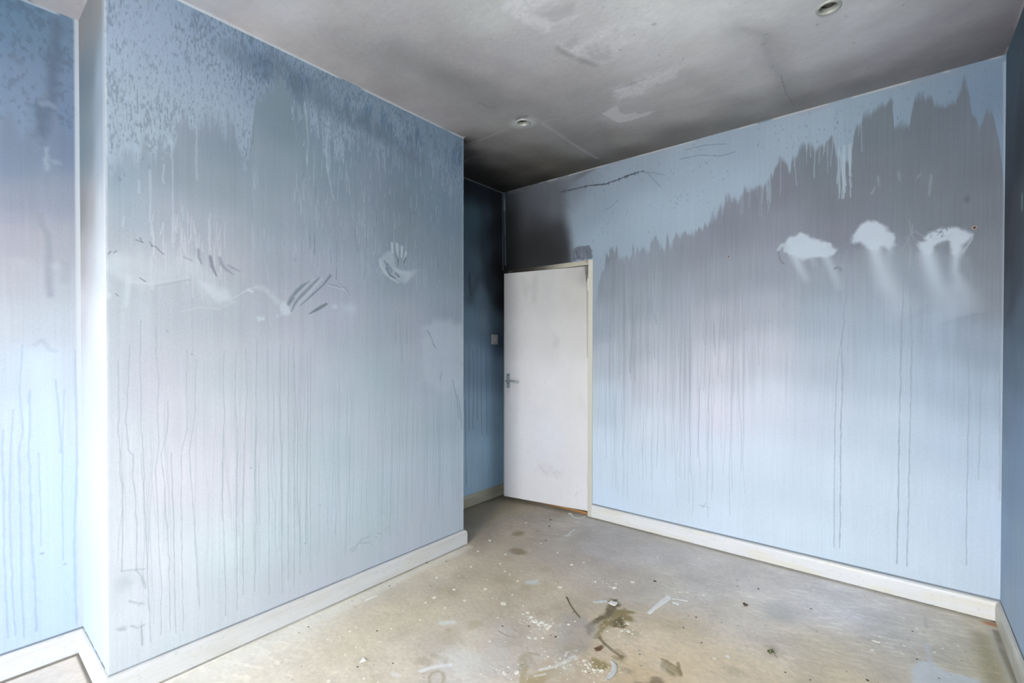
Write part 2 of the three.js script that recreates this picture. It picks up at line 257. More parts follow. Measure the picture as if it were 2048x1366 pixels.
  for (const l of [[[2.772,1.975],[2.78,1.922],[2.769,1.872],[2.779,1.818],[2.776,1.728]], [[2.788,1.952],[2.785,1.895],[2.801,1.841]], [[2.757,1.884],[2.796,1.914],[2.824,1.884]], [[2.749,1.822],[2.765,1.872],[2.781,1.896]]]) S.run(l, 0.0055, '94a2b0', 0.36, { soft: 1, grain: 0.7, gs: 80 });
  for (const l of [[[2.643,2.231],[2.647,2.181]], [[2.618,2.147],[2.63,2.177]], [[2.818,2.203],[2.806,2.19]], [[2.856,2.189],[2.849,2.089]], [[2.726,2.235],[2.734,2.191]], [[2.52,2.24],[2.529,2.204]]]) S.run(l, 0.009, '8e9cac', 0.5, { soft: 1, grain: 0.6, gs: 90 });
  S.stroke([[2.454,1.757],[2.468,1.764],[2.482,1.746]], 0.012, '6b7784', 0.7, { soft: 0.9, grain: 0.5 }); S.spot(2.99, 2.041, 0.02, 0.03, '515d66', 0.7, { grain: 0.6 });
  // drips: long ones under the wiped places, a comb of fine ones on the left
  const D = (l, w, a) => S.run(l, w * 0.8, '8292a3', a * 0.85);
  D([[2.507,1.854],[2.505,1.73],[2.511,1.604],[2.497,1.549],[2.496,1.438],[2.487,1.326],[2.493,1.13],[2.488,.849],[2.488,.596],[2.488,.184]], 0.006, 0.75); D([[2.5,1.465],[2.472,1.242],[2.464,1.072],[2.46,.846],[2.46,.506],[2.46,.182]], 0.005, 0.6);
  D([[2.749,1.77],[2.751,1.561],[2.746,1.351],[2.744,1.141],[2.743,.903],[2.739,.691],[2.739,.4],[2.734,.171]], 0.006, 0.75); D([[2.776,1.663],[2.783,1.506],[2.788,1.35],[2.786,1.142],[2.784,.881],[2.782,.62],[2.78,.357],[2.775,.167]], 0.005, 0.65);
  D([[3.006,1.691],[3.009,1.544],[3.005,1.421],[3.003,1.25],[3.004,1.053],[3.002,.807],[3.001,.56],[3.001,.238]], 0.005, 0.6); D([[3.031,1.494],[3.04,1.396],[3.045,1.153],[3.044,.91],[3.04,.666]], 0.004, 0.5); D([[3.103,1.442],[3.106,1.251],[3.111,1.061],[3.114,.631]], 0.006, 0.6);
  for (let k = 0; k < 62; k++) { const x = between(0.95, 2.0), t = between(1.0, 1.75); S.drip(x, t, between(0.16, 0.62) + 0.1 * Math.max(0, x - 1.5), between(0.0026, 0.004), '8496a8', between(0.12, 0.42), between(-0.01, 0.01)); }
  for (let k = 0; k < 40; k++) S.drip(between(0.95, 2.1), between(1.5, 2.0), between(1.0, 1.4), between(0.004, 0.009), k % 3 ? '75818e' : '98a5b4', between(0.12, 0.35));
  for (let k = 0; k < 34; k++) { const u = between(1.9, 2.6), e = edge(u); S.drip(u, e + 0.05, e - between(0.03, 0.2), between(0.004, 0.007), '8fa4b6', between(0.2, 0.55)); }
  for (let k = 0; k < 16; k++) { const u = between([[2.455,2.423]][0][0], [[2.53,2.402]][0][0]); S.drip(u, 2.44, 2.44 - between(0.14, 0.3), 0.006, '95aabb', 0.75); }
  for (const l of [[[1.714,.263],[1.746,.263],[1.784,.258]], [[1.733,.247],[1.759,.286]]]) S.stroke(l, 0.004, '8797a8', 0.5);
  S.stroke([[1.401,1.55],[1.416,1.479]], 0.008, '7d8a98', 0.5, { grain: 0.5 });
  // paint left bare along the corners, soot line over the door, grime along the skirting
  S.stroke([[.012,2.629],[.018,2.317],[.024,2.05]], 0.016, '7b93a5', 0.75, { soft: 0.9, grain: 0.4, gs: 20 });
  S.stroke([[0,2.693],[.012,2.54]], 0.02, '8aa2b4', 0.8, { soft: 0.9 });
  S.stroke([[3.113,2.66],[3.118,2.246],[3.12,1.821],[3.119,1.442],[3.117,1.061],[3.114,.583]], 0.009, 'a3b3c4', 0.6, { soft: 0.9, grain: 0.3, gs: 8 });
  S.stroke([[0.9, 0.101], [1.6, 0.101], [XR - XL, 0.101]], 0.008, '59616b', 0.75, { soft: 0.6, grain: 0.55, gs: 7 });
}
const backMaterial = back.material(ALB.back, 0.86, false, 0.8);

// ---- chimney breast, front (u from the near edge)
const breast = new Surface(ZC1 - ZC2, CEIL, 900);
{
  const S = breast;
  const soot = S.spread([[.006,1.95,'8294a8'],[.005,1.696,'98a6b2'],[.003,1.441,'a6b3bd'],[.001,1.186,'abb8c2'],[-.001,.931,'b4c0ca'],[.003,.655,'bac7d0'],[.007,.377,'b9c7d0'],[.07,1.82,'93a2b3'],[.069,1.633,'a9b2bd'],[.068,1.389,'acb8c3'],[.067,1.145,'b2bcc8'],[.066,.92,'bfc9d4'],[.064,.618,'c4cfda'],[.062,.317,'c3d0db'],[.197,2.006,'8190a1'],[.204,1.831,'9aa1b2'],[.195,1.651,'a9aebb'],[.194,1.454,'a8b0bc'],[.193,1.256,'b1b8c4'],[.192,1.058,'bcc2ce'],[.191,.8,'c8cdd8'],[.189,.502,'c9d2de'],[.188,.223,'c6d0dc'],[.394,2.149,'7a8c9f'],[.393,1.979,'8693a5'],[.392,1.829,'9ca2b3'],[.392,1.637,'a6aab7'],[.391,1.466,'a8b0bd'],[.39,1.252,'b2bac5'],[.389,.995,'c0c5d1'],[.388,.738,'c6cdd9'],[.387,.48,'c8d4df'],[.386,.221,'c2cbd7'],[.626,2.341,'6f8799'],[.625,2.155,'8294a6'],[.625,1.923,'8d9aac'],[.624,1.714,'97a2b3'],[.623,1.481,'a2adbb'],[.622,1.248,'adbac7'],[.621,.968,'b7c3d0'],[.62,.688,'bfcdda'],[.619,.407,'c0cfdc'],[.619,.219,'bcc8d5'],[.93,2.375,'7189a0'],[.93,2.144,'7b8fa2'],[.929,1.913,'8796a8'],[.929,1.656,'95a2b4'],[.928,1.424,'a3b0c1'],[.927,1.14,'adbccb'],[.926,.855,'b4c4d3'],[.926,.519,'b9cada'],[.925,.259,'b8c6d5'],[1.308,2.361,'6f879e'],[1.308,2.16,'73889c'],[1.307,1.958,'7b8fa0'],[1.307,1.699,'8699a9'],[1.307,1.468,'97a7b7'],[1.306,1.208,'a3b3c3'],[1.306,.889,'adbdcd'],[1.305,.541,'b4c5d6'],[1.305,.25,'b5c4d4'],[1.7,2.416,'758ca5'],[1.7,2.16,'7089a0'],[1.7,1.872,'7a8fa1'],[1.699,1.551,'879bab'],[1.699,1.294,'9aacbc'],[1.699,.908,'a5b8ca'],[1.699,.521,'afc3d5'],[1.699,.198,'b2c4d5']], 1.7);
  const clean = S.spread([[.031,2.542,'8aa0bb'],[.008,2.349,'8fa5bf'],[.135,2.523,'8ba2be'],[.073,2.231,'92a7bc'],[.133,2.141,'96a9ba'],[.303,2.652,'7f9ab9'],[.302,2.488,'88a0bc'],[.338,2.318,'8fa5bd'],[.231,2.116,'93a7ba'],[.538,2.622,'7593b4'],[.538,2.443,'7f98b4'],[.494,2.204,'8ba0b6'],[.823,2.61,'7b97b5'],[.822,2.413,'88a1ba'],[1.173,2.596,'7a97b5'],[1.172,2.403,'88a0ba'],[1.494,2.629,'7796b4'],[1.493,2.357,'829cb8'],[1.766,2.597,'7592af'],[1.766,2.272,'7a95b2'],[.93,2.247,'92a8be'],[1.172,2.071,'8ba2b9'],[1.533,2.123,'8099b4']], 1.5);
  const edge = along([[-.008,1.953],[.027,1.971],[.064,1.98],[.089,2.027],[.117,2.04],[.14,2.009],[.154,1.984],[.161,2.064],[.18,1.986],[.205,2.078],[.231,2.204],[.274,2.224],[.337,2.21],[.404,2.234],[.443,2.226],[.465,2.107],[.49,2.141],[.518,2.39],[.559,2.461],[.604,2.516],[.661,2.506],[.697,2.537],[.733,2.488],[.766,2.44],[.822,2.363],[.861,2.226],[.93,2.278],[.988,2.369],[1.047,2.463],[1.108,2.382],[1.172,2.32],[1.222,2.419],[1.308,2.488],[1.417,2.507],[1.533,2.429],[1.656,2.34],[1.812,2.31]]);
  S.each((u, v, c, o) => {
    const x = u + 0.008 * (fbm(u * 14, v * 9, 104, 3) - 0.5), far = sstep(0.55, 0.95, u);
    let k = sstep(-0.03, 0.03 + 0.06 * noise(u * 9, v * 6, 108), v - edge(u) + lerp(0.22, 0.5, far) * (fbm(x * 52, v * 6, 105, 4) - 0.5) + 0.1 * (fbm(u * 14, v * 12, 103, 3) - 0.5));
    // on the far half the film is only half washed, in runs
    k *= 1 - far * 0.4 * sstep(0.47, 0.6, fbm(x * 70, v * 9, 109, 4) * 0.7 + fbm(u * 7, v * 4, 110, 2) * 0.3);
    const a = soot(u, v), sr = a[0], sg = a[1], sb = a[2], q = clean(u, v);
    c[o] = lerp(sr, q[0], k); c[o + 1] = lerp(sg, q[1], k); c[o + 2] = lerp(sb, q[2], k);
    const d = (fbm(u * 2.6, v * 2.6, 121, 3) - 0.5) * 0.05 * (1 - k); c[o] += d; c[o + 2] += d * 0.4; c[o + 1] -= d * 0.2;
    // mottle of soot flecks left in the washed part
    const m = sstep(0.46, 0.78, fbm(u * 210, v * 62, 130, 3) + 0.4 * (fbm(u * 6, v * 5, 131, 3) - 0.5)) * k * sstep(1.6, 2.2, v); const w = 1 - 0.16 * m; c[o] *= w; c[o + 1] *= w; c[o + 2] *= w;
    const band = sstep(0.30, 0.12, CEIL - v + 0.12 * (fbm(u * 5, v * 2, 133, 2) - 0.5)) * sstep(0.05, 0.10, CEIL - v) * sstep(0.3, 0.6, u) * sstep(0.45, 0.62, fbm(u * 30, v * 7, 134, 3)); c[o] -= 0.09 * band; c[o + 1] -= 0.075 * band; c[o + 2] -= 0.06 * band;
    grainOf(S, u, v, o, 0.03, 140);
    const st = Math.pow(noise(u * 55, v * 0.8, 161), 4) * sstep(1.0, 1.6, v) * (1 - sstep(2.0, 2.4, v)); const z = 1 - 0.04 * st; c[o] *= z; c[o + 1] *= z; c[o + 2] *= z;
  });
  specks(S, 520, [0, 1.9, S.w, CEIL - 0.02, (u, v) => v > edge(u) - 0.05 && fbm(u * 4, v * 4, 190, 2) > 0.45], 0.0038, 2.6, '5f7790', 0.5);
  // smoke that gathered in a dark band under the ceiling
  for (const l of [[[.415,2.573],[.538,2.566],[.673,2.558],[.822,2.524],[.988,2.512],[1.205,2.503]], [[.593,2.625],[.721,2.602],[.876,2.558]], [[.959,2.527],[1.109,2.518],[1.308,2.447],[1.455,2.435]]]) S.stroke(l, 0.075, '5d7388', 0.45, { soft: 1, grain: 1, gs: 46, along: 0.25 });
  // white runs through the film
  for (const l of [[[.201,2.122],[.205,2.028],[.206,1.89],[.207,1.768]], [[.288,2.211],[.288,2.115],[.289,1.992]], [[.131,1.987],[.133,1.873],[.133,1.738]], [[.177,2.02],[.172,1.97],[.175,1.951]], [[.336,1.866],[.334,1.817],[.336,1.78]], [[.053,1.793],[.049,1.756]], [[.238,1.874],[.239,1.818]], [[.098,1.939],[.099,1.893]], [[.687,2.446],[.687,2.387]], [[.867,2.404],[.853,2.299],[.861,2.201],[.896,2.059]], [[.746,2.493],[.76,2.341],[.755,2.194]]]) S.run(l, 0.0066, 'aab9ca', 0.45, { grain: 0.35, gs: 30 });
  for (let k = 0; k < 70; k++) { const u = between([[.131,1.776]][0][0], [[.396,1.83]][0][0]), v = between(1.64, 1.86); S.drip(u, v, v - between(0.03, 0.16), between(0.004, 0.008), 'b9bcc8', between(0.3, 0.6)); }
  for (let k = 0; k < 620; k++) { const u = between(0.5, 1.82), v = between(1.72, 2.5); if (fbm(u * 5, v * 3, 181, 2) < 0.42) continue; S.drip(u, v, v - between(0.015, 0.11), between(0.003, 0.006), k % 4 ? '9bafc5' : '647b93', between(0.25, 0.65)); }
  for (let k = 0; k < 120; k++) { const u = between(0, 1.8), v = between(1.3, 1.9); S.drip(u, v, v - between(0.02, 0.09), between(0.003, 0.007), 'b3bfcb', between(0.1, 0.3)); }
  // rubbed, hand-marked zone at chest height
  S.patch([[-.007,1.636],[.04,1.669],[.13,1.645],[.229,1.672],[.298,1.662],[.372,1.592],[.425,1.529],[.403,1.497],[.334,1.5],[.289,1.558],[.245,1.578],[.114,1.53],[.072,1.554],[.004,1.572]], 'b9c3cd', 0.42, { soft: 0.03, rag: 0.03, rs: 16, grain: 0.8, gs: 22 });
  S.patch([[.298,1.58],[.353,1.563],[.411,1.532],[.417,1.507],[.372,1.495],[.327,1.533]], 'bcc9d5', 0.6, { soft: 0.015, rag: 0.015, rs: 40, grain: 0.5, gs: 60 });
  S.patch([[-.008,1.625],[.023,1.653],[.063,1.632],[.063,1.594],[.034,1.576],[-.003,1.577]], 'b4c3cd', 0.5, { soft: 0.02, rag: 0.02, rs: 30, grain: 0.6, gs: 50 });
  S.stroke([[.065,1.565,.0168],[.061,1.52,.015],[.057,1.459,.0112]], 0, 'b9c8d2', 0.55, { soft: 0.9 });
  S.run([[.072,1.552],[.132,1.55],[.198,1.569],[.256,1.589]], 0.009, 'bcc5ce', 0.45, { soft: 1, grain: 0.5 }); S.run([[.146,1.543],[.198,1.561],[.259,1.582]], 0.008, '949ca8', 0.4, { soft: 1, grain: 0.4 });
  S.run([[.236,1.452],[.298,1.471],[.372,1.469],[.43,1.504]], 0.010, 'b9c0c9', 0.3, { soft: 0.9, grain: 0.5 });
  const swipe = (l, col, a) => S.stroke(l, 0, col, a, { soft: 0.75, grain: 0.28, gs: 90 });
  swipe([[.293,1.707,.0103],[.295,1.676,.0103],[.304,1.651,.0041]], '7f8494', 0.75); swipe([[.337,1.685,.0126],[.342,1.648,.0126],[.359,1.608,.0042]], '777d8f', 0.9); swipe([[.371,1.685,.0127],[.378,1.661,.0149],[.396,1.64,.0129],[.427,1.622,.0043]], '848a9a', 0.75); swipe([[.403,1.66,.0064],[.423,1.65,.0108],[.451,1.639,.0022]], '828a9b', 0.7); swipe([[.242,1.67,.006],[.27,1.66,.0061]], '858b99', 0.6);
  for (const l of [[[.088,1.711],[.111,1.705]], [[.1,1.721],[.106,1.706]], [[.131,1.711],[.137,1.693]], [[.137,1.7],[.15,1.695],[.162,1.681],[.175,1.67]], [[.006,1.645],[.014,1.656]], [[.023,1.653],[.03,1.66]], [[.099,1.569],[.116,1.557]], [[.028,1.502],[.033,1.495]]]) S.stroke(l, 0.0042, '6f7887', 0.7, { grain: 0.3 });
  // four fingers dragged up the wall
  swipe([[.658,1.505,.0141],[.677,1.537,.019],[.701,1.573,.0191],[.733,1.605,.0169],[.771,1.631,.0073]], '6d7d8d', 0.9); swipe([[.677,1.478,.0047],[.694,1.519,.0119],[.73,1.561,.0169],[.768,1.603,.0122],[.815,1.653,.0075]], '748393', 0.85); swipe([[.718,1.507,.0024],[.773,1.56,.0074],[.836,1.62,.0075],[.876,1.673,.0127]], '6c7b8b', 0.9); swipe([[.763,1.471,.0024],[.799,1.493,.0124],[.83,1.512,.015],[.854,1.527,.0101]], '66747f', 0.95);
  for (const l of [[[.694,1.548,.0095],[.748,1.606,.0097],[.786,1.645,.0074]], [[.713,1.526,.0096],[.778,1.59,.0098],[.833,1.655,.01]]]) swipe(l, 'a9b8c6', 0.6);
  S.patch([[.625,1.5],[.637,1.524],[.656,1.517],[.67,1.484],[.667,1.461],[.646,1.455],[.625,1.463]], 'b7c5d3', 0.85, { soft: 0.01, rag: 0.008, rs: 70, grain: 0.3, gs: 90 });
  S.patch([[.517,1.443],[.551,1.447],[.553,1.429],[.525,1.426]], 'b9c8d6', 0.8, { soft: 0.008, rag: 0.008, rs: 70 }); S.spot(.897, 1.517, 0.026, 0.024, 'b4c4d3', 0.7, { grain: 0.4 }); S.spot(.985, 1.513, 0.07, 0.055, 'aebecd', 0.7, { grain: 0.75, gs: 45 }); S.spot(.611, 1.453, 0.012, 0.016, 'b2c0cf', 0.7); S.spot(.005, 1.494, 0.016, 0.022, 'bfcad3', 0.7, { grain: 0.4 });
  S.run([[.417,1.515],[.451,1.54],[.488,1.566],[.524,1.578]], 0.007, 'b3c1ce', 0.5, { grain: 0.6, gs: 60 }); S.stroke([[.524,1.578],[.556,1.572],[.589,1.544],[.614,1.518],[.632,1.501]], 0.022, 'b0becb', 0.6, { soft: 1, grain: 0.9, gs: 55 }); S.stroke([[.486,1.561],[.5,1.556]], 0.012, 'c0cad6', 0.7); S.stroke([[.53,1.579],[.552,1.568]], 0.010, 'b8a8ac', 0.3);
  for (const l of [[[.868,1.624],[.884,1.618],[.906,1.618],[.928,1.612],[.951,1.609]], [[.928,1.63],[.945,1.614]], [[.951,1.614],[.968,1.6],[.986,1.573]]]) { S.stroke(l, 0.010, 'a9b7c4', 0.6, { grain: 0.4 }); S.stroke(l.map((p) => [p[0], p[1] + 0.006]), 0.0045, '748292', 0.7, { grain: 0.4 }); }
  // a hand print
  S.patch([[1.168,1.794],[1.191,1.825],[1.231,1.86],[1.258,1.85],[1.272,1.809],[1.272,1.766],[1.307,1.754],[1.364,1.75],[1.401,1.775],[1.447,1.775],[1.416,1.744],[1.379,1.713],[1.343,1.683],[1.307,1.69],[1.272,1.692],[1.231,1.71],[1.191,1.736]], '9fb0c1', 0.75, { soft: 0.012, rag: 0.008, rs: 50, grain: 0.45, gs: 60 });
  for (const l of [[[1.252,1.9,.017],[1.255,1.849,.0142]], [[1.286,1.9,.0201],[1.29,1.835,.0115]], [[1.321,1.892,.0174],[1.318,1.833,.0116]], [[1.35,1.864,.0146],[1.339,1.825,.0087]]]) swipe(l, 'aebdcc', 0.85);
  swipe([[1.171,1.797,.0111],[1.178,1.762,.0167],[1.204,1.727,.0168],[1.248,1.701,.0114],[1.296,1.681,.0058]], 'abbac9', 0.85); swipe([[1.265,1.76,.0143],[1.314,1.743,.026],[1.372,1.742,.0353],[1.35,1.704,.0234]], 'a6b6c6', 0.8);
  for (const l of [[[1.198,1.796,.0056],[1.224,1.757,.0113],[1.251,1.735,.0057]], [[1.211,1.755,.0084],[1.238,1.719,.0142],[1.279,1.704,.0057]], [[1.218,1.784,.0056],[1.255,1.747,.0057]], [[1.293,1.812,.0086],[1.293,1.781,.0058]], [[1.346,1.832,.0088],[1.336,1.801,.0087]], [[1.279,1.845,.0057],[1.297,1.807,.0058]], [[1.272,1.735,.0086],[1.3,1.718,.0115]]]) swipe(l, '5f6f80', 0.8);
  for (const u of [[1.279,1.667],[1.307,1.664],[1.357,1.676]].map((p) => p[0])) S.drip(u, 1.52, 1.52 - between(0.12, 0.3), 0.005, '7b8fa0', 0.5);
  // a paler rectangle where something hung, dark scratches in it
  S.patch([[1.477,1.431],[1.573,1.481],[1.699,1.487],[1.816,1.46],[1.817,1.063],[1.614,1.027],[1.477,1.113]], 'b6c6d6', 0.45, { soft: 0.03, rag: 0.02, rs: 20, grain: 0.35, gs: 30 });
  for (const l of [[[1.508,1.417],[1.524,1.387]], [[1.524,1.405],[1.564,1.326]], [[1.614,1.106],[1.631,1.152]], [[1.556,1.332],[1.581,1.307]], [[1.721,1.1],[1.753,1.001],[1.78,.835]], [[1.766,1],[1.798,.865],[1.807,.765]]]) S.stroke(l, 0.007, '76899b', 0.6, { grain: 0.6, gs: 60 });
  // drips of dirty water over the lower half
  const D = (l, a = 0.6) => S.run(l, 0.0034, '8b99a8', a * 0.7);
  D([[.032,1.258],[.035,1.147],[.032,.999],[.035,.915],[.036,.832],[.043,.793],[.041,.47]]); D([[.065,1.314],[.063,1.183],[.054,1.034],[.06,.921],[.074,.899],[.075,.805],[.083,.727],[.083,.461]]); D([[.101,1.409],[.098,1.257],[.101,1.105],[.098,.991],[.106,.903],[.107,.702],[.114,.565],[.118,.39],[.123,.252],[.126,.163]]); D([[.148,1.392],[.148,1.295],[.157,1.178],[.15,1.042],[.156,.944],[.145,.848],[.148,.711],[.153,.533],[.161,.373],[.158,.177]], 0.5); D([[.186,1.098],[.183,.979],[.162,.892],[.171,.784],[.177,.644],[.186,.463],[.189,.178]]); D([[.195,.888],[.197,.778],[.203,.577],[.204,.397],[.208,.162]]); D([[.253,1.295],[.248,1.133],[.249,.971],[.228,.881],[.229,.691],[.23,.448],[.232,.159]], 0.5); D([[.282,1.254],[.28,1.049],[.256,.876],[.266,.723],[.275,.514],[.285,.346],[.29,.24]], 0.55); D([[.386,1.295],[.382,1.124],[.387,1.017],[.379,.855],[.378,.59],[.386,.372],[.389,.153]]); D([[.434,1.295],[.429,1.121],[.438,.946],[.438,.845],[.433,.64],[.434,.377],[.433,.158]]); D([[.474,1.295],[.478,1.118],[.469,.942],[.466,.84],[.459,.634],[.458,.214]]); D([[.521,1.34],[.516,1.16],[.519,.935],[.512,.832],[.509,.554],[.506,.21]]); D([[.566,1.295],[.566,.823],[.57,.606],[.569,.173]], 0.5); D([[.625,1.318],[.621,1.062],[.628,.813],[.626,.447],[.628,.154]]); D([[.664,1.319],[.659,1.059],[.66,.807],[.657,.466],[.658,.204]]); D([[.688,1.343],[.692,1.056],[.689,.802],[.688,.433],[.684,.16]]); D([[.722,1.295],[.716,.798],[.716,.211]], 0.5); D([[.77,1.295],[.766,.789],[.766,.207]]); D([[.097,.263],[.098,.167]], 0.5);
  for (let k = 0; k < 96; k++) { const u = between(0.42, 1.80), near = u < 0.9; S.drip(u, between(0.8, 1.34), (near ? 0.28 : 0.2) + between(0.0, 0.26), between(0.0022, 0.0034), '8799ab', between(0.12, 0.42), between(-0.008, 0.008)); }
  for (let k = 0; k < 30; k++) S.drip(between(0.02, 0.5), between(0.8, 1.25), between(0.22, 0.6), between(0.002, 0.003), '92a1b0', between(0.1, 0.3), between(-0.008, 0.008));
  // scuffs low down by the near edge
  for (const l of [[[.038,.473],[.066,.467],[.106,.456]], [[.078,.462],[.099,.431],[.108,.384]], [[.06,.352],[.078,.337],[.105,.322]], [[.087,.322],[.099,.332]], [[.065,.255],[.086,.238],[.105,.241]], [[.098,.244],[.098,.167]], [[.024,.262],[.047,.248]], [[.982,.24],[1.018,.25],[1.048,.272],[1.104,.277]], [[1.042,.258],[1.11,.239]], [[1.152,.279],[1.182,.264]], [[1.195,.277],[1.222,.292]], [[.994,.225],[1.018,.239]]]) S.run(l, 0.006, '93a1ad', 0.5, { soft: 1, grain: 0.6, gs: 70 });
  S.spot(.048, .426, 0.05, 0.05, 'a5b2bb', 0.55, { grain: 0.7, gs: 60 }); S.spot(.04, .257, 0.02, 0.014, '9ba8b2', 0.6);
  for (const p of [[.185,1.37],[.268,1.279],[.493,.769],[.739,.352],[.817,.52],[1.12,.222],[1.143,.257],[.713,.086],[.328,.097],[.465,.077]]) S.spot(p[0], p[1], 0.006, 0.006, '707e8b', 0.6);
  // arrises painted pale for the light their edges catch, and the bare line under the ceiling, grime along the skirting
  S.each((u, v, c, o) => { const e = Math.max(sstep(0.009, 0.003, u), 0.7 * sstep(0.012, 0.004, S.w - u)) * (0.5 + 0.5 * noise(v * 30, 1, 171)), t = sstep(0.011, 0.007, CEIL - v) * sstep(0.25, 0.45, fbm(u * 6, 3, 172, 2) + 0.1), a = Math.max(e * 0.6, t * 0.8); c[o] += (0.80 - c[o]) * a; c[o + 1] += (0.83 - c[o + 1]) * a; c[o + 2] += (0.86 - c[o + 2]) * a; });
  S.stroke([[0, 0.099], [0.9, 0.099], [S.w, 0.099]], 0.007, '5b636d', 0.6, { soft: 0.6, grain: 0.8, gs: 5 });
}
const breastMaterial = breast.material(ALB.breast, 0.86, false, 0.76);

// ---- chimney breast, side towards the window (u from the left)
const side = new Surface(XC - XL, CEIL, 420);
{
  const S = side;
  const f = S.spread([[.107,2.622,'7a7c80'],[.1,2.439,'5e7080'],[.269,2.377,'5d6d7a'],[.429,2.319,'7f92a6'],[.088,2.131,'627886'],[.259,2.086,'687784'],[.42,2.043,'8a9aac'],[.079,1.883,'7c7f86'],[.25,1.851,'8f9096'],[.412,1.821,'aab4c0'],[.07,1.674,'9c9ca2'],[.272,1.65,'abb0ba'],[.406,1.634,'bcc6d2'],[.062,1.464,'b9bcc6'],[.263,1.414,'c2c8d4'],[.399,1.409,'ccd6e4'],[.206,1.173,'c3cfe2'],[.245,.895,'c6d6ec'],[.282,.603,'c4d8ee'],[.318,.317,'c4dcf2'],[.351,2.595,'76787c']], 1.6);
  S.each((u, v, c, o) => { const q = f(u, v); c[o] = q[0]; c[o + 1] = q[1]; c[o + 2] = q[2]; grainOf(S, u, v, o, 0.03, 210);
    const l = sstep(0.05, 0.02, S.w - u) * 0.25 + sstep(0.034, 0.028, u) * 0.2; c[o] += (0.8 - c[o]) * l; c[o + 1] += (0.82 - c[o + 1]) * l; c[o + 2] += (0.85 - c[o + 2]) * l; });
  for (let v = 0; v < 40; v++) { const u = 0.02 + rnd() * S.w; S.spot(u, 0.099, between(0.01, 0.04), 0.004, '4b5260', rnd() > 0.45 ? 0.8 : 0, { soft: 0.6 }); }
}
const sideMaterial = side.material(ALB.side, 0.86, false, 0.85);

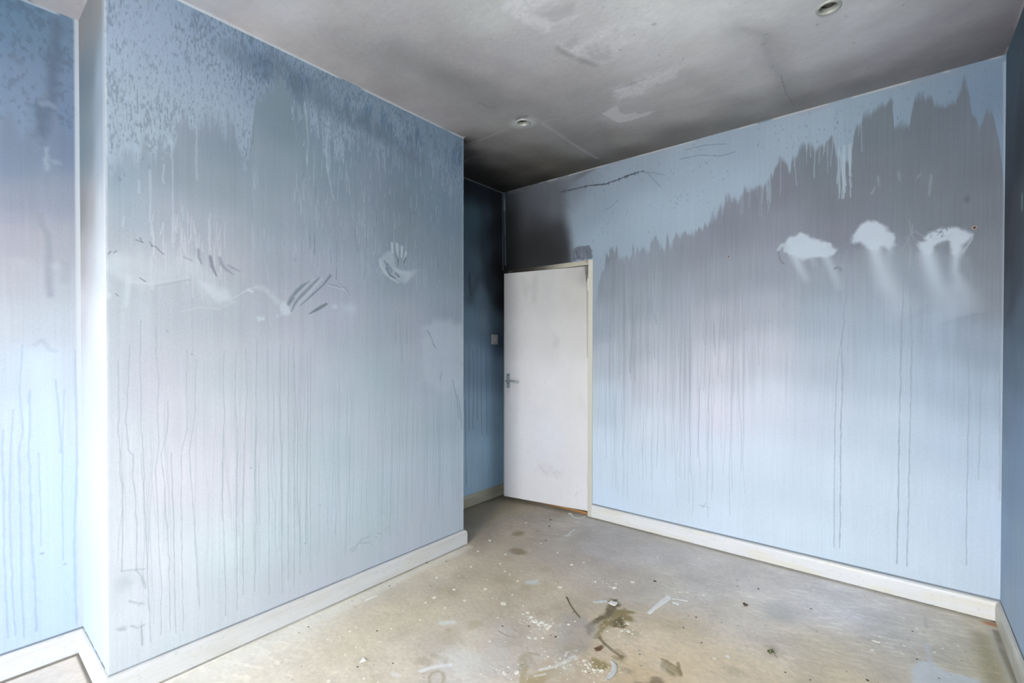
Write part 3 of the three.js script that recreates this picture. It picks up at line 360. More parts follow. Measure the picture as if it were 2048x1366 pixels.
// ---- left wall by the window (u from the window corner)
const near = new Surface(ZW - ZC1, CEIL, 420);
{
  const S = near;
  const soot = S.spread([[2.573,2.019,'7388a3'],[2.642,2.1,'74879f'],[2.761,2.139,'7083a1'],[2.572,1.882,'9099ad'],[2.641,1.899,'8d96ab'],[2.76,1.928,'8a97ac'],[2.585,1.728,'a6a6b4'],[2.669,1.743,'a7a9b5'],[2.759,1.759,'a2a9b5'],[2.584,1.571,'b2b5c0'],[2.668,1.58,'adb2bd'],[2.758,1.569,'afbac6'],[2.583,1.393,'b9c0cb'],[2.667,1.397,'b5c0cb'],[2.757,1.4,'b8c3ce'],[2.582,1.216,'bccad8'],[2.666,1.213,'bdd0e4'],[2.756,1.21,'bfc9d6'],[2.58,.998,'c2d1e0'],[2.664,.988,'bfd6f0'],[2.754,.977,'c3d0e0'],[2.578,.702,'c1d4e8'],[2.662,.681,'bed5f2'],[2.753,.659,'bdd4f0'],[2.576,.305,'bfd5ea'],[2.689,.259,'bfd6f0'],[2.766,.227,'bdd5f0']], 1.7);
  const clean = S.spread([[2.576,2.546,'5f7f9f'],[2.604,2.639,'587a9a'],[2.645,2.582,'69859f'],[2.644,2.401,'748ba8'],[2.602,2.245,'7a90ad'],[2.643,2.16,'7c93b0'],[2.764,2.602,'6d87a5'],[2.763,2.434,'7087a6'],[2.762,2.244,'6c84a4']], 1.5);
  const edge = along([[2.561,2.151],[2.588,2.21],[2.601,2.185],[2.614,2.111],[2.636,2.158],[2.651,2.163],[2.672,2.292],[2.694,2.342],[2.706,2.337],[2.719,2.249],[2.731,2.223],[2.754,2.199],[2.777,2.197],[2.793,2.149]].reverse().map((p) => p).sort((a, b) => a[0] - b[0]));
  S.each((u, v, c, o) => {
    const e = edge(u) + 0.03 - 0.09 * Math.pow(noise(u * 18, 1, 220), 2), k = sstep(-0.03, 0.03, v - e), a = soot(u, v), r = a[0], g = a[1], b = a[2], q = clean(u, v);
    c[o] = lerp(r, q[0], k); c[o + 1] = lerp(g, q[1], k); c[o + 2] = lerp(b, q[2], k);
    const m = 1 - 0.10 * k * sstep(0.5, 0.72, fbm(u * 80, v * 50, 222, 3) + 0.2 * (fbm(u * 5, v * 5, 224, 2) - 0.5)); c[o] *= m; c[o + 1] *= m; c[o + 2] *= m;
    const d = (fbm(u * 3, v * 2.6, 223, 3) - 0.5) * 0.06 * sstep(0.9, 1.4, v); c[o] += d; c[o + 1] += d * 0.6; c[o + 2] += d * 0.7;
    grainOf(S, u, v, o, 0.03, 230);
    const w = sstep(0.02, 0.01, S.w - u) * 0.8, t = sstep(0.012, 0.008, CEIL - v) * 0.6 * sstep(0.3, 0.5, fbm(u * 9, 1, 225, 2)), l = Math.max(w, t); c[o] += (0.82 - c[o]) * l; c[o + 1] += (0.85 - c[o + 1]) * l; c[o + 2] += (0.88 - c[o + 2]) * l;
  });
  S.patch([[2.704,2.661],[2.732,2.673],[2.738,2.589],[2.742,2.487],[2.727,2.356],[2.721,2.302],[2.707,2.245],[2.68,2.145],[2.648,2.158],[2.657,2.256],[2.684,2.317],[2.693,2.403],[2.701,2.529]], '5b7089', 0.8, { soft: 0.02, rag: 0.025, rs: 16, grain: 0.2 });
  S.patch([[2.683,2.124],[2.696,2.132],[2.696,2.077],[2.694,2.029],[2.681,2.027],[2.684,2.077]], 'a3b4c6', 0.75, { soft: 0.012, rag: 0.01, rs: 40 }); S.spot(2.719, 2.074, 0.03, 0.02, '9aacc0', 0.6, { grain: 0.5 }); S.stroke([[2.679,2.299],[2.696,2.31],[2.713,2.301]], 0.02, '8fa2b8', 0.6, { soft: 0.9 });
  S.stroke([[2.669,1.845],[2.675,1.805],[2.692,1.768],[2.695,1.707],[2.693,1.583],[2.697,1.522]], 0.02, '8f96a4', 0.6, { soft: 0.9, grain: 0.4 }); S.stroke([[2.743,1.652],[2.744,1.589]], 0.03, '98a0ac', 0.4, { soft: 0.9 });
  S.stroke([[2.652,1.315],[2.674,1.335],[2.695,1.294],[2.713,1.29]], 0.015, '9fadb9', 0.4, { grain: 0.5 }); S.spot(2.715, 1.642, 0.035, 0.03, 'b9c2cc', 0.5, { grain: 0.5 }); S.spot(2.612, 1.643, 0.06, 0.04, 'b5bcc6', 0.4, { grain: 0.6 });
  S.patch([[2.618,1.288],[2.707,1.288],[2.712,1.128],[2.729,.875],[2.734,.134],[2.671,.163],[2.669,.885],[2.636,1.133]], 'c4daf2', 0.55, { soft: 0.05, rag: 0.01, rs: 10 });
  const D = (l, w = 0.007) => S.run(l, w * 0.7, '98aec6', 0.45);
  D([[2.561,.981],[2.558,.891],[2.562,.706],[2.562,.509],[2.565,.31],[2.571,.159]]); D([[2.589,1.057],[2.581,.887],[2.577,.702],[2.58,.503],[2.585,.282],[2.589,.16]]); D([[2.615,1.314],[2.608,1.135],[2.616,.974],[2.604,.883],[2.607,.634],[2.607,.393],[2.612,.141]]); D([[2.636,1.133],[2.632,.879],[2.636,.667],[2.641,.442],[2.647,.276],[2.648,.149]], 0.009); D([[2.658,.874],[2.663,.722],[2.664,.491]], 0.005); D([[2.737,1.126],[2.731,.862],[2.728,.644],[2.729,.411]], 0.005); D([[2.772,1.294],[2.774,1.081],[2.777,.854],[2.768,.591],[2.764,.485],[2.766,.334],[2.771,.117]], 0.009); D([[2.713,1.17],[2.721,1.023],[2.726,.863]], 0.008);
  S.spot(2.667, .46, 0.012, 0.008, '8c9aab', 0.7); S.spot(2.735, .392, 0.01, 0.008, '95a4b6', 0.6);
  S.stroke([[0, 0.099], [S.w, 0.099]], 0.008, '5b6572', 0.7, { soft: 0.6, grain: 0.4, gs: 5 });
}
const nearMaterial = near.material(ALB.near, 0.86, false, 0.88);

// ---- left wall beyond the chimney breast, with the light switch
const far = new Surface(ZC2 - ZB, CEIL, 520);
{
  const S = far;
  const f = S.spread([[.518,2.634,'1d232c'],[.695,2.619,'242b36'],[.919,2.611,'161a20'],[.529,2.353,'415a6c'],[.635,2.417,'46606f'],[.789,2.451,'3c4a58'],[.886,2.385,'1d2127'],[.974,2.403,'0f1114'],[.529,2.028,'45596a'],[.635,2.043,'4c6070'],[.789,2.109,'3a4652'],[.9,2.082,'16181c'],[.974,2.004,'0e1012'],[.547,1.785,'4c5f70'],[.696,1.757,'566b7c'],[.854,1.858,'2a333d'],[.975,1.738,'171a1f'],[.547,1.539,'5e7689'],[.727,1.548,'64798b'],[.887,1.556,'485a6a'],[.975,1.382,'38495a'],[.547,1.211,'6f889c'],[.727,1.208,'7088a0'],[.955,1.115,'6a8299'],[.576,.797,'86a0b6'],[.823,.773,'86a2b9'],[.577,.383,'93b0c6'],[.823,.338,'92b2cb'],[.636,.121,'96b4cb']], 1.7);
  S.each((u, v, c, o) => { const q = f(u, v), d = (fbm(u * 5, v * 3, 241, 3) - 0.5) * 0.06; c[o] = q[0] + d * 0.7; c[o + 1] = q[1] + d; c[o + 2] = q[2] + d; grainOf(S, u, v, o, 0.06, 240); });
  S.stroke([[.576,1.932,.0124],[.57,1.861,.037],[.582,1.747,.0206]], 0, '33404c', 0.6, { soft: 0.9 }); S.stroke([[.665,1.88,.0587],[.576,1.705,.0742]], 0, '3d4955', 0.5, { soft: 1 });
  for (const l of [[[.564,1.334],[.565,.633]], [[.612,1.293],[.618,.918],[.606,.628]], [[.66,1.293],[.666,.704]], [[.709,1.462],[.709,1.039],[.722,.57]], [[.771,1.422],[.778,.863],[.785,.57]], [[.518,.885],[.536,.185]]]) S.stroke(l, 0.006, '4d6579', 0.6, { soft: 0.6 });
  S.stroke([[.987,2.681],[.994,2.318],[.995,2.007]], 0.012, '8aa2b2', 0.5, { soft: 0.9 });
  S.each((u, v, c, o) => { const t = sstep(0.014, 0.008, CEIL - v) * 0.5; c[o] += (0.62 - c[o]) * t; c[o + 1] += (0.62 - c[o + 1]) * t; c[o + 2] += (0.64 - c[o + 2]) * t; });
}
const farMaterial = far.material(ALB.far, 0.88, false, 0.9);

// ---- right wall (u from the back corner)
const right = new Surface(ZW - ZB, CEIL, 260);
{
  const S = right;
  const f = S.spread([[.074,2.589,'4a6274'],[.33,2.555,'3f5666'],[.114,2.344,'3f5366'],[.355,2.13,'2c3744'],[.102,2.144,'38485a'],[.112,1.983,'343c48'],[.367,1.92,'46525e'],[.126,1.753,'3b424d'],[.382,1.67,'475563'],[.141,1.525,'52606f'],[.396,1.422,'5b6d7f'],[.12,1.254,'6e8094'],[.408,1.218,'6f849a'],[.134,1.027,'7f93ab'],[.42,1.014,'7f98b4'],[.089,.722,'8ba2bc'],[.433,.793,'8aa4c2'],[.108,.426,'93abc6'],[.45,.493,'97afc8'],[.251,.164,'a2b5ca'],[.518,.18,'9fb6d0']], 1.7);
  S.each((u, v, c, o) => { const q = f(Math.min(u, 0.45), v), d = (fbm(u * 4, v * 3, 251, 3) - 0.5) * 0.05; c[o] = q[0] + d; c[o + 1] = q[1] + d; c[o + 2] = q[2] + d; grainOf(S, u, v, o, 0.05, 250); });
  S.stroke([[.408,1.926],[.41,1.879]], 0.03, 'a9bdc0', 0.7, { soft: 0.9 });
  S.patch([[.121,1.436],[.254,1.991],[.282,2.282],[.394,2.503],[.436,1.943],[.447,1.58],[.286,1.47]], '2c3440', 0.3, { soft: 0.05, rag: 0.04, rs: 9 });
  S.stroke([[0, 0.1], [S.w, 0.1]], 0.009, '3d4654', 0.8, { soft: 0.5, grain: 0.25, gs: 6 });
}
const rightMaterial = right.material(ALB.right, 0.86, false, 0.9);
const LX = XR - (-2.9), LZ = 0.3 - (-3.45);                   // painted part of ceiling and floor; the rest mirrors it

// ---- ceiling (u to the right, v towards the window)
const ceil = new Surface(LX, LZ, 560);
{
  const S = ceil;
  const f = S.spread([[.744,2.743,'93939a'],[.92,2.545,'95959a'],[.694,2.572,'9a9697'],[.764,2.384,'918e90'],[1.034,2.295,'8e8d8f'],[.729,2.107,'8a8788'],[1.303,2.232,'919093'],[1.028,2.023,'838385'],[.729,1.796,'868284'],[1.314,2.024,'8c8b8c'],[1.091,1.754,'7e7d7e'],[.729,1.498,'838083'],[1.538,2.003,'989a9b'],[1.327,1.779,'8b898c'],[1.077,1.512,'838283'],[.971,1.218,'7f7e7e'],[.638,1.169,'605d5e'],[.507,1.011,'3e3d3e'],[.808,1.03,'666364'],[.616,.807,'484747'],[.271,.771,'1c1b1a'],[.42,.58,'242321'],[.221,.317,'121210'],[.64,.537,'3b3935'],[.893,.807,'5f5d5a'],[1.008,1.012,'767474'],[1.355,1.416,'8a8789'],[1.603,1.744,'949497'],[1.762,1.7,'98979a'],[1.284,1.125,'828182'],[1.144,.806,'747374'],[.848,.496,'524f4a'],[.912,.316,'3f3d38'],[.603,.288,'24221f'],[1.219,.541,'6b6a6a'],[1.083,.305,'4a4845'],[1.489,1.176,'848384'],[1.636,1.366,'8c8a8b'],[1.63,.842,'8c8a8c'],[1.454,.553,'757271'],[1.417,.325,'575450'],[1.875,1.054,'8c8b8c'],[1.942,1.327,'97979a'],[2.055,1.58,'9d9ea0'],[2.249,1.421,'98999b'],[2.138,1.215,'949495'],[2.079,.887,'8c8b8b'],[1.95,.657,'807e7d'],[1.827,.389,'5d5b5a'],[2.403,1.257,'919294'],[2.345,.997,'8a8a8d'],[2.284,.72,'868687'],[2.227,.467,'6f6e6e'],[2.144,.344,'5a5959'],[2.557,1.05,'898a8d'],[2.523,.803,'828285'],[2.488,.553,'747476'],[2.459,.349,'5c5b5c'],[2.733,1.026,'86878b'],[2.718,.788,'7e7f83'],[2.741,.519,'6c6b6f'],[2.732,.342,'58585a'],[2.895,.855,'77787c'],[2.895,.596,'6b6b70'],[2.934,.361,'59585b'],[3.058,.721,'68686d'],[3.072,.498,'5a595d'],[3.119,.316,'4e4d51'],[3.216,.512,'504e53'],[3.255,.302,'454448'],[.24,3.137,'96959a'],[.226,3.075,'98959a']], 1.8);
  S.each((u, v, c, o, i) => {
    const q = f(u, v), d = (fbm(u * 3.2, v * 5.2, 301, 4) - 0.5) * 0.07, n = (1 + 0.05 * (fbm(u * 40, v * 40, 302, 3) - 0.5)) * (1 + 0.32 * sstep(1.2, 3.1, u));  // colour raised towards the right to make up for weaker daylight there
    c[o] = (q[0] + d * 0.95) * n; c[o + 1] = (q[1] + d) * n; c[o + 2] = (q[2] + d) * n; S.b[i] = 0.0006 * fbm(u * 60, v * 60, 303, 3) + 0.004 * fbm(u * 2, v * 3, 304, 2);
  });
  // dark drifts along the boards
  for (const [l, w, a] of [[[[1.072,2.085],[1.078,1.878],[1.084,1.638],[1.095,1.427]], 0.16, 0.35], [[[1.084,1.817],[1.175,1.655],[1.219,1.463],[1.278,1.168]], 0.14, 0.25], [[[1.272,1.055],[1.207,.655],[1.23,.306]], 0.10, 0.25], [[[.942,2.239],[.919,2.061],[.852,1.889]], 0.2, 0.16], [[[1.453,.825],[1.371,.571],[1.368,.419]], 0.08, 0.25], [[[2.354,1.216],[2.442,1.059],[2.424,.723],[2.408,.492]], 0.12, 0.18], [[[2.07,1.012],[2.133,.717],[2.234,.498]], 0.1, 0.12]]) S.stroke(l, w, '626164', a, { soft: 1, grain: 0.3, gs: 9 });
  for (const [l, w, a] of [[[[1.87,.759],[2.133,.717],[2.375,.705]], 0.05, 0.3], [[[1.93,1.182],[2.162,1.147],[2.368,1.097]], 0.09, 0.2], [[[1.73,1.768],[1.924,1.724],[2.128,1.697]], 0.06, 0.25], [[[1.659,.967],[1.927,.98],[2.162,.992]], 0.06, 0.25], [[[1.416,1.805],[1.509,1.579],[1.557,1.43]], 0.1, 0.15]]) S.stroke(l, w, 'a3a3a6', a, { soft: 1, grain: 0.2, gs: 12 });
  // flaked patches: bare, crusted skim under a torn film
  const peel = (pts, col, a, o = {}) => { S.patch(pts, col, a * 0.75, { soft: 0.025, rag: 0.05, rs: 15, grain: 0.5, gs: 18, relief: -0.0008, ...o }); S.patch(pts, 'bfbfc2', a * 0.8, { soft: 0.04, rag: 0.05, rs: 15, grain: 1, gs: 75, ...o }); S.patch(pts, '818083', a * 0.2, { soft: 0.02, rag: 0.05, rs: 15, grain: 1, gs: 48, sd: 21, ...o }); };
  peel([[1.657,1.997],[1.733,1.98],[1.81,1.917],[1.831,1.844],[1.739,1.861],[1.724,1.804],[1.719,1.752],[1.687,1.736],[1.67,1.767],[1.659,1.817],[1.632,1.887],[1.633,1.947]], 'a8a8ac', 0.8); peel([[1.729,1.76],[1.78,1.766],[1.836,1.736],[1.776,1.721],[1.729,1.736]], 'a7a8a9', 0.7);
  peel([[1.676,1.63],[1.706,1.605],[1.698,1.575],[1.789,1.574],[1.883,1.584],[1.95,1.588],[1.945,1.542],[1.895,1.46],[1.808,1.397],[1.732,1.407],[1.705,1.48],[1.685,1.537],[1.695,1.596]], 'a5a5a8', 0.75); peel([[1.952,1.536],[1.994,1.535],[2.043,1.491],[2.014,1.435],[1.95,1.442],[1.928,1.478]], 'a8a9ad', 0.6); S.patch([[1.785,1.523],[1.836,1.499],[1.832,1.407],[1.768,1.398],[1.697,1.467]], '87878a', 0.6, { soft: 0.03, rag: 0.04, rs: 20, grain: 1, gs: 60 }); S.stroke([[1.67,1.616],[1.671,1.568],[1.691,1.502],[1.737,1.392]], 0.03, '717072', 0.45, { soft: 1, grain: 0.9, gs: 40 });
  peel([[1.714,1.136],[1.806,1.135],[1.912,1.141],[2.035,1.16],[2.109,1.13],[2.011,1.06],[1.896,1.037],[1.776,1.021],[1.694,1.036]], 'a0a0a4', 0.7); S.stroke([[1.701,1.134],[1.769,1.128],[1.878,1.123]], 0.014, '7b7b7c', 0.4, { soft: 1, grain: 0.9, gs: 50 });
  // torn paper with a crisp edge
  S.patch([[1.525,.943],[1.651,.981],[1.618,.897],[1.633,.848],[1.687,.842],[1.695,.805],[1.764,.793],[1.792,.771],[1.717,.756],[1.561,.77]], 'a5a4a6', 0.8, { soft: 0.005, rag: 0.008, rs: 30, grain: 0.12, gs: 14, relief: -0.0006 });
  S.patch([[1.727,.875],[1.805,.89],[1.849,.826],[1.832,.738],[1.755,.771]], '8d8c8d', 0.35, { soft: 0.02, rag: 0.01 });
  S.patch([[1.71,1.593],[1.757,1.6],[1.785,1.613],[1.779,1.635],[1.71,1.62]], '8f8e8f', 0.5, { soft: 0.016, rag: 0.02 });
  S.patch([[1.739,1.854],[1.813,1.845],[1.887,1.819],[1.829,1.765],[1.75,1.767],[1.74,1.783]], '8f9092', 0.5, { soft: 0.012, rag: 0.012, relief: 0.0006 });
  // joints and cracks
  S.stroke([[1.186,1.076],[1.186,.939],[1.179,.738],[1.179,.541],[1.187,.377]], 0.02, '949496', 0.42, { soft: 1, grain: 0.45, gs: 14 }); S.stroke([[1.306,1.051],[1.249,1.074],[1.199,1.083]], 0.012, '949394', 0.35, { soft: 0.9 });
  S.stroke([[.622,1.152],[.73,1.143],[.843,1.145],[.977,1.153]], 0.014, '8a8889', 0.4, { soft: 0.8, grain: 0.4, gs: 20 }); S.stroke([[.377,.942],[.47,.973],[.531,.958],[.559,.935]], 0.012, '5d5b5a', 0.6, { soft: 0.9 });
  S.stroke([[2.426,.71],[2.422,.631],[2.417,.517],[2.422,.427],[2.427,.326]], 0.008, '646365', 0.4, { soft: 0.8, grain: 0.5, gs: 40 }); S.stroke([[2.366,1.215],[2.441,1.095],[2.413,1.037],[2.415,.849],[2.424,.723]], 0.03, '78787b', 0.2, { soft: 1, grain: 0.8, gs: 30 });
  for (const p of [[2.437,1.115],[2.415,1.045],[2.408,.823],[2.417,.642],[2.408,.492],[2.079,1.49]]) S.spot(p[0], p[1], 0.018, 0.014, '707072', 0.45, { grain: 0.6 });
  S.spot(.652, 1.187, 0.10, 0.10, '333232', 0.75, { grain: 0.4, gs: 30 }); S.stroke([[1.058,1.493],[1.059,1.443],[1.084,1.393]], 0.02, '68676a', 0.5, { grain: 0.6 });
  S.spot(.676, 1.244, 0.025, 0.02, 'a09c98', 0.7);
  // rings wiped clean around the spotlights
  for (const [x, z] of SPOTS) { const u = x + 2.9, v = z + 3.45; S.spot(u, v, 0.115, 0.10, 'a9aaac', 0.75, { soft: 0.75 }); }
  S.stroke([[1.103,1.209],[1.13,1.219],[1.162,1.201]], 0.03, '626162', 0.8, { soft: 1 }); S.spot(2.64, 1.132, 0.13, 0.07, 'adaeb1', 0.5, { soft: 0.9 });
  specks(S, 160, [0.6, 0.3, LX, 2.6], 0.006, 1.2, '6a696c', 0.35);
  // bare edges where ceiling meets wall
  S.each((u, v, c, o) => { const x = u - 2.9, z = v - 3.45; let e = Math.min(Math.abs(z - ZB), Math.abs(x - XR)); if (z > ZC2 && z < ZC1) e = Math.min(e, Math.abs(x - XC)); if (z > ZC1) e = Math.min(e, Math.abs(x - XN)); if (x < XC && z > ZC1) e = Math.min(e, Math.abs(z - ZC1)); if (z < ZC2) e = Math.min(e, Math.abs(x - XL));
    const t = sstep(0.011, 0.006, e) * 0.36 * sstep(0.35, 0.55, fbm(u * 8, v * 8, 330, 2) + 0.05); c[o] += (0.68 - c[o]) * t; c[o + 1] += (0.66 - c[o + 1]) * t; c[o + 2] += (0.66 - c[o + 2]) * t; });
  S.stroke([[.19,3.207],[.169,3.129],[.165,3.101]], 0.01, '2b2c2c', 0.7, { soft: 0.7, grain: 0.4 });
}
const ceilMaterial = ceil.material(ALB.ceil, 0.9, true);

// ---- floor (u to the right, v from the window towards the back)
const floor = new Surface(LX, LZ, 560);
{
  const S = floor;
  const f = S.spread([[.387,2.862,'8b8372'],[.338,3.269,'88806c'],[.765,3.314,'9a9280'],[.832,2.972,'a89e8a'],[.704,2.636,'a09784'],[1.053,2.441,'b3a994'],[1.329,2.287,'b2a891'],[.958,2.28,'b4ab95'],[.868,2.126,'b9b29c'],[1.068,1.879,'beb69e'],[1.022,1.669,'c3bba2'],[1.014,1.461,'c8c0a8'],[1.097,1.274,'cdc7b2'],[1.002,1.158,'d2cdbd'],[1.323,1.499,'cac2ac'],[1.385,1.72,'beb8a8'],[1.556,1.614,'c4c0b6'],[.572,1.733,'c3c3b6'],[.689,1.395,'cbcbc0'],[.747,1.107,'d2d2c8'],[.465,2.231,'c0c0b4'],[1.081,3.178,'aba495'],[1.144,3.354,'b0aca4'],[1.365,2.787,'b1a99a'],[1.414,3.014,'b2aea8'],[1.455,3.368,'aeaaa2'],[1.694,3.149,'b1afab'],[1.695,2.732,'b1a999'],[1.912,2.768,'aca899'],[1.961,3.278,'aeaca8'],[2.121,2.94,'a9a7a0'],[2.108,2.459,'aa9f88'],[1.963,2.242,'aca08a'],[1.661,2.091,'b1a794'],[1.644,1.889,'b5ada0'],[1.879,1.957,'ab9f88'],[2.099,2.098,'a89a7e'],[2.256,2.349,'a3977e'],[2.32,2.738,'a09c92'],[2.275,3.136,'a7a5a2'],[2.381,3.373,'a4a29e'],[2.521,3.076,'a3a19d'],[2.472,2.615,'9d968a'],[2.45,2.35,'9d937e'],[2.595,3.4,'9e9c97'],[2.725,3.127,'9b9994'],[2.651,2.674,'97917f'],[2.731,2.544,'968d78'],[2.875,3.368,'97948c'],[2.914,3.073,'939188'],[2.882,2.743,'8f8a7c'],[3.063,3.35,'928e82'],[3.081,3.072,'8c897e'],[3.201,3.359,'8b8574'],[3.185,3.032,'85806a'],[1.548,3.028,'b3aea6'],[.295,.576,'c6c1b8'],[.274,.522,'c4bfb6'],[.364,.67,'c9c4ba']], 1.7);  // first points darker: shade of the far recess put into the floor colour
  S.each((u, v, c, o, i) => {
    const q = f(u, v), d = (fbm(u * 6, v * 6, 401, 4) - 0.5) * 0.11, w = (fbm(u * 2.2, v * 2.2, 403, 2) - 0.5) * 0.04, n = (1 + 0.09 * (fbm(u * 70, v * 70, 402, 3) - 0.5)) * (1 + 0.36 * sstep(1.2, 3.0, u));  // floor painted paler to the right, against the fall-off of window light
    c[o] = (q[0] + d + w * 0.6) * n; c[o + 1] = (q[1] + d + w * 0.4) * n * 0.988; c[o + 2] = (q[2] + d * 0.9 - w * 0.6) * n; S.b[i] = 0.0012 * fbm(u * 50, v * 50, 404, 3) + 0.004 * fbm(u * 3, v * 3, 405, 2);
    // fine scrape marks that run across the boards
    const s = sstep(0.62, 0.8, noise(u * 9 + v * 26, u * 26 - v * 60, 406)) * sstep(0.45, 0.6, fbm(u * 2, v * 2, 407, 2)); c[o] += 0.035 * s; c[o + 1] += 0.035 * s; c[o + 2] += 0.038 * s;
  });
  // old paint and dust beside the skirting of the chimney breast
  S.stroke([[.794,.581],[.759,.954],[.74,1.52],[.719,2.141],[.719,2.501]], 0.07, 'd3d3cb', 0.5, { soft: 0.8, grain: 0.3, gs: 14 });
  S.stroke([[.703,.853],[.696,1.086],[.689,1.3],[.681,1.5],[.667,1.797]], 0.008, 'eceeee', 0.8, { soft: 0.5, grain: 0.15, gs: 20 }); S.stroke([[.684,.942],[.681,1.172],[.669,1.405],[.659,1.622],[.632,2.255],[.614,2.606]], 0.006, 'a9a9a4', 0.6, { grain: 0.4, gs: 20 }); S.stroke([[.776,1.7],[.779,1.728],[.782,1.756]], 0.012, 'e6e6e0', 0.7);
  // stains: two round ones by the door, the big dark spill, foot scuffs
  S.spot(.833, 2.889, 0.06, 0.075, '857b62', 0.9, { soft: 0.7, grain: 0.25, gs: 40 }); S.spot(1.018, 2.658, 0.085, 0.06, '837860', 0.9, { soft: 0.6, grain: 0.35, gs: 50 }); S.spot(.918, 3.006, 0.02, 0.05, '94896f', 0.5); S.spot(1.299, 2.561, 0.07, 0.05, 'a09278', 0.5, { grain: 0.6 });
  const stain = (pts, col, a, o = {}) => S.patch(pts, col, a, { soft: 0.012, rag: 0.02, rs: 22, grain: 0.35, gs: 30, ...o });
  stain([[1.758,2.459],[1.747,2.525],[1.775,2.536],[1.81,2.49],[1.82,2.427],[1.822,2.36],[1.814,2.31],[1.806,2.251],[1.816,2.188],[1.801,2.186],[1.772,2.254],[1.773,2.309],[1.786,2.376]], '6c6049', 1);
  stain([[1.812,2.42],[1.846,2.483],[1.897,2.478],[1.912,2.468],[1.88,2.442],[1.926,2.414],[1.897,2.378],[1.926,2.35],[1.897,2.316],[1.861,2.306],[1.858,2.243],[1.869,2.184],[1.849,2.167],[1.825,2.236]], '85764f', 0.9); stain([[1.852,2.353],[1.874,2.393],[1.926,2.329],[1.893,2.313],[1.868,2.302]], '5f5436', 0.85);
  stain([[1.619,2.238],[1.708,2.278],[1.82,2.273],[1.85,2.173],[1.874,2.078],[1.849,2.006],[1.814,1.944],[1.745,2.016],[1.671,2.15]], 'a09a92', 0.7, { soft: 0.03 }); stain([[1.79,2.027],[1.815,2.102],[1.867,2.099],[1.871,2.05],[1.836,1.987]], '968a78', 0.6, { soft: 0.03 });
  S.stroke([[1.868,2.183],[1.908,2.159],[1.962,2.138],[2.005,2.126]], 0.014, '6d624a', 0.8, { grain: 0.3 }); S.stroke([[1.962,2.138],[1.971,2.158],[2.012,2.14]], 0.02, '8b7f64', 0.5, { grain: 0.5 });
  stain([[1.904,2.026],[1.914,2.059],[1.946,2.044],[1.987,2.054],[1.992,2.019],[1.958,1.982],[1.923,1.985]], '807245', 0.7); stain([[1.986,2.101],[2.003,2.132],[2.027,2.119],[2.023,2.091],[1.998,2.087]], '77694a', 0.7); S.spot(2.065, 2.059, 0.05, 0.03, '8b8068', 0.6, { grain: 0.8, gs: 60 });
  stain([[2.143,2.206],[2.16,2.228],[2.191,2.213],[2.216,2.211],[2.237,2.175],[2.221,2.154],[2.191,2.159],[2.16,2.164]], '877856', 0.75, { grain: 0.5 }); for (const l of [[[2.141,2.221],[2.191,2.213],[2.213,2.208]], [[2.178,2.171],[2.211,2.16]], [[2.202,2.239],[2.237,2.175]]]) S.stroke(l, 0.012, '786848', 0.6, { grain: 0.4 });
  stain([[1.669,1.857],[1.669,1.892],[1.705,1.887],[1.744,1.862],[1.729,1.834],[1.689,1.832]], '988b6c', 0.6); stain([[1.701,1.81],[1.712,1.836],[1.747,1.817],[1.755,1.8],[1.722,1.796]], '817449', 0.7); S.stroke([[1.686,1.897],[1.73,1.916]], 0.012, '8f825f', 0.5);
  stain([[1.78,1.754],[1.801,1.853],[1.837,1.946],[1.859,1.981],[1.87,1.933],[1.843,1.828],[1.839,1.767],[1.807,1.713]], 'a08f68', 0.75); S.stroke([[1.775,1.736],[1.75,1.774],[1.738,1.802]], 0.02, '9c8c66', 0.6);
  stain([[2.103,2.005],[2.123,2.044],[2.158,2.058],[2.162,2.097],[2.182,2.107],[2.205,2.09],[2.171,2.027]], '6f5f48', 0.8); stain([[1.605,2.171],[1.628,2.223],[1.676,2.186],[1.644,2.149]], 'a29478', 0.5); stain([[1.312,1.886],[1.356,1.943],[1.4,1.917],[1.37,1.861]], 'a0967a', 0.5); stain([[1.336,1.566],[1.351,1.596],[1.397,1.601],[1.42,1.571],[1.386,1.551]], 'a39a86', 0.6); S.stroke([[1.376,1.625],[1.438,1.642],[1.469,1.619]], 0.02, '9a927f', 0.5, { grain: 0.5 });
  S.stroke([[1.498,1.508],[1.472,1.526],[1.461,1.551],[1.471,1.574],[1.495,1.579],[1.52,1.562],[1.535,1.538]], 0.012, '9b937b', 0.6, { soft: 0.8, grain: 0.4 });
  // splashes and scrapes of white
  S.patch([[1.285,2.378],[1.332,2.447],[1.367,2.417],[1.342,2.368],[1.314,2.359]], 'c3cbca', 0.8, { soft: 0.01, rag: 0.012, rs: 40 });
  S.stroke([[1.785,1.84],[1.82,1.897],[1.842,1.958],[1.845,2.003],[1.862,1.992]], 0.016, 'd6d6d2', 0.8, { grain: 0.4, gs: 50 }); S.stroke([[1.816,1.979],[1.808,2.006]], 0.01, 'd9d9d4', 0.8); S.stroke([[1.791,1.799],[1.815,1.834]], 0.012, 'd2d2cc', 0.7);
  S.stroke([[1.418,1.53],[1.432,1.565],[1.454,1.599],[1.482,1.63]], 0.02, 'd8dadb', 0.8, { grain: 0.4 }); S.stroke([[1.233,1.811],[1.266,1.848]], 0.03, 'd0d6d3', 0.7, { soft: 0.9 }); S.stroke([[1.34,1.451],[1.37,1.453]], 0.02, 'd6d3d3', 0.6);
  for (const l of [[[1.656,2.191],[1.755,2.025],[1.834,1.92]], [[1.828,2.04],[1.863,1.944],[1.833,1.842]], [[1.707,1.776],[1.717,1.864],[1.744,1.971]]]) S.stroke(l, 0.05, 'bcbab6', 0.35, { soft: 1, grain: 0.4 });
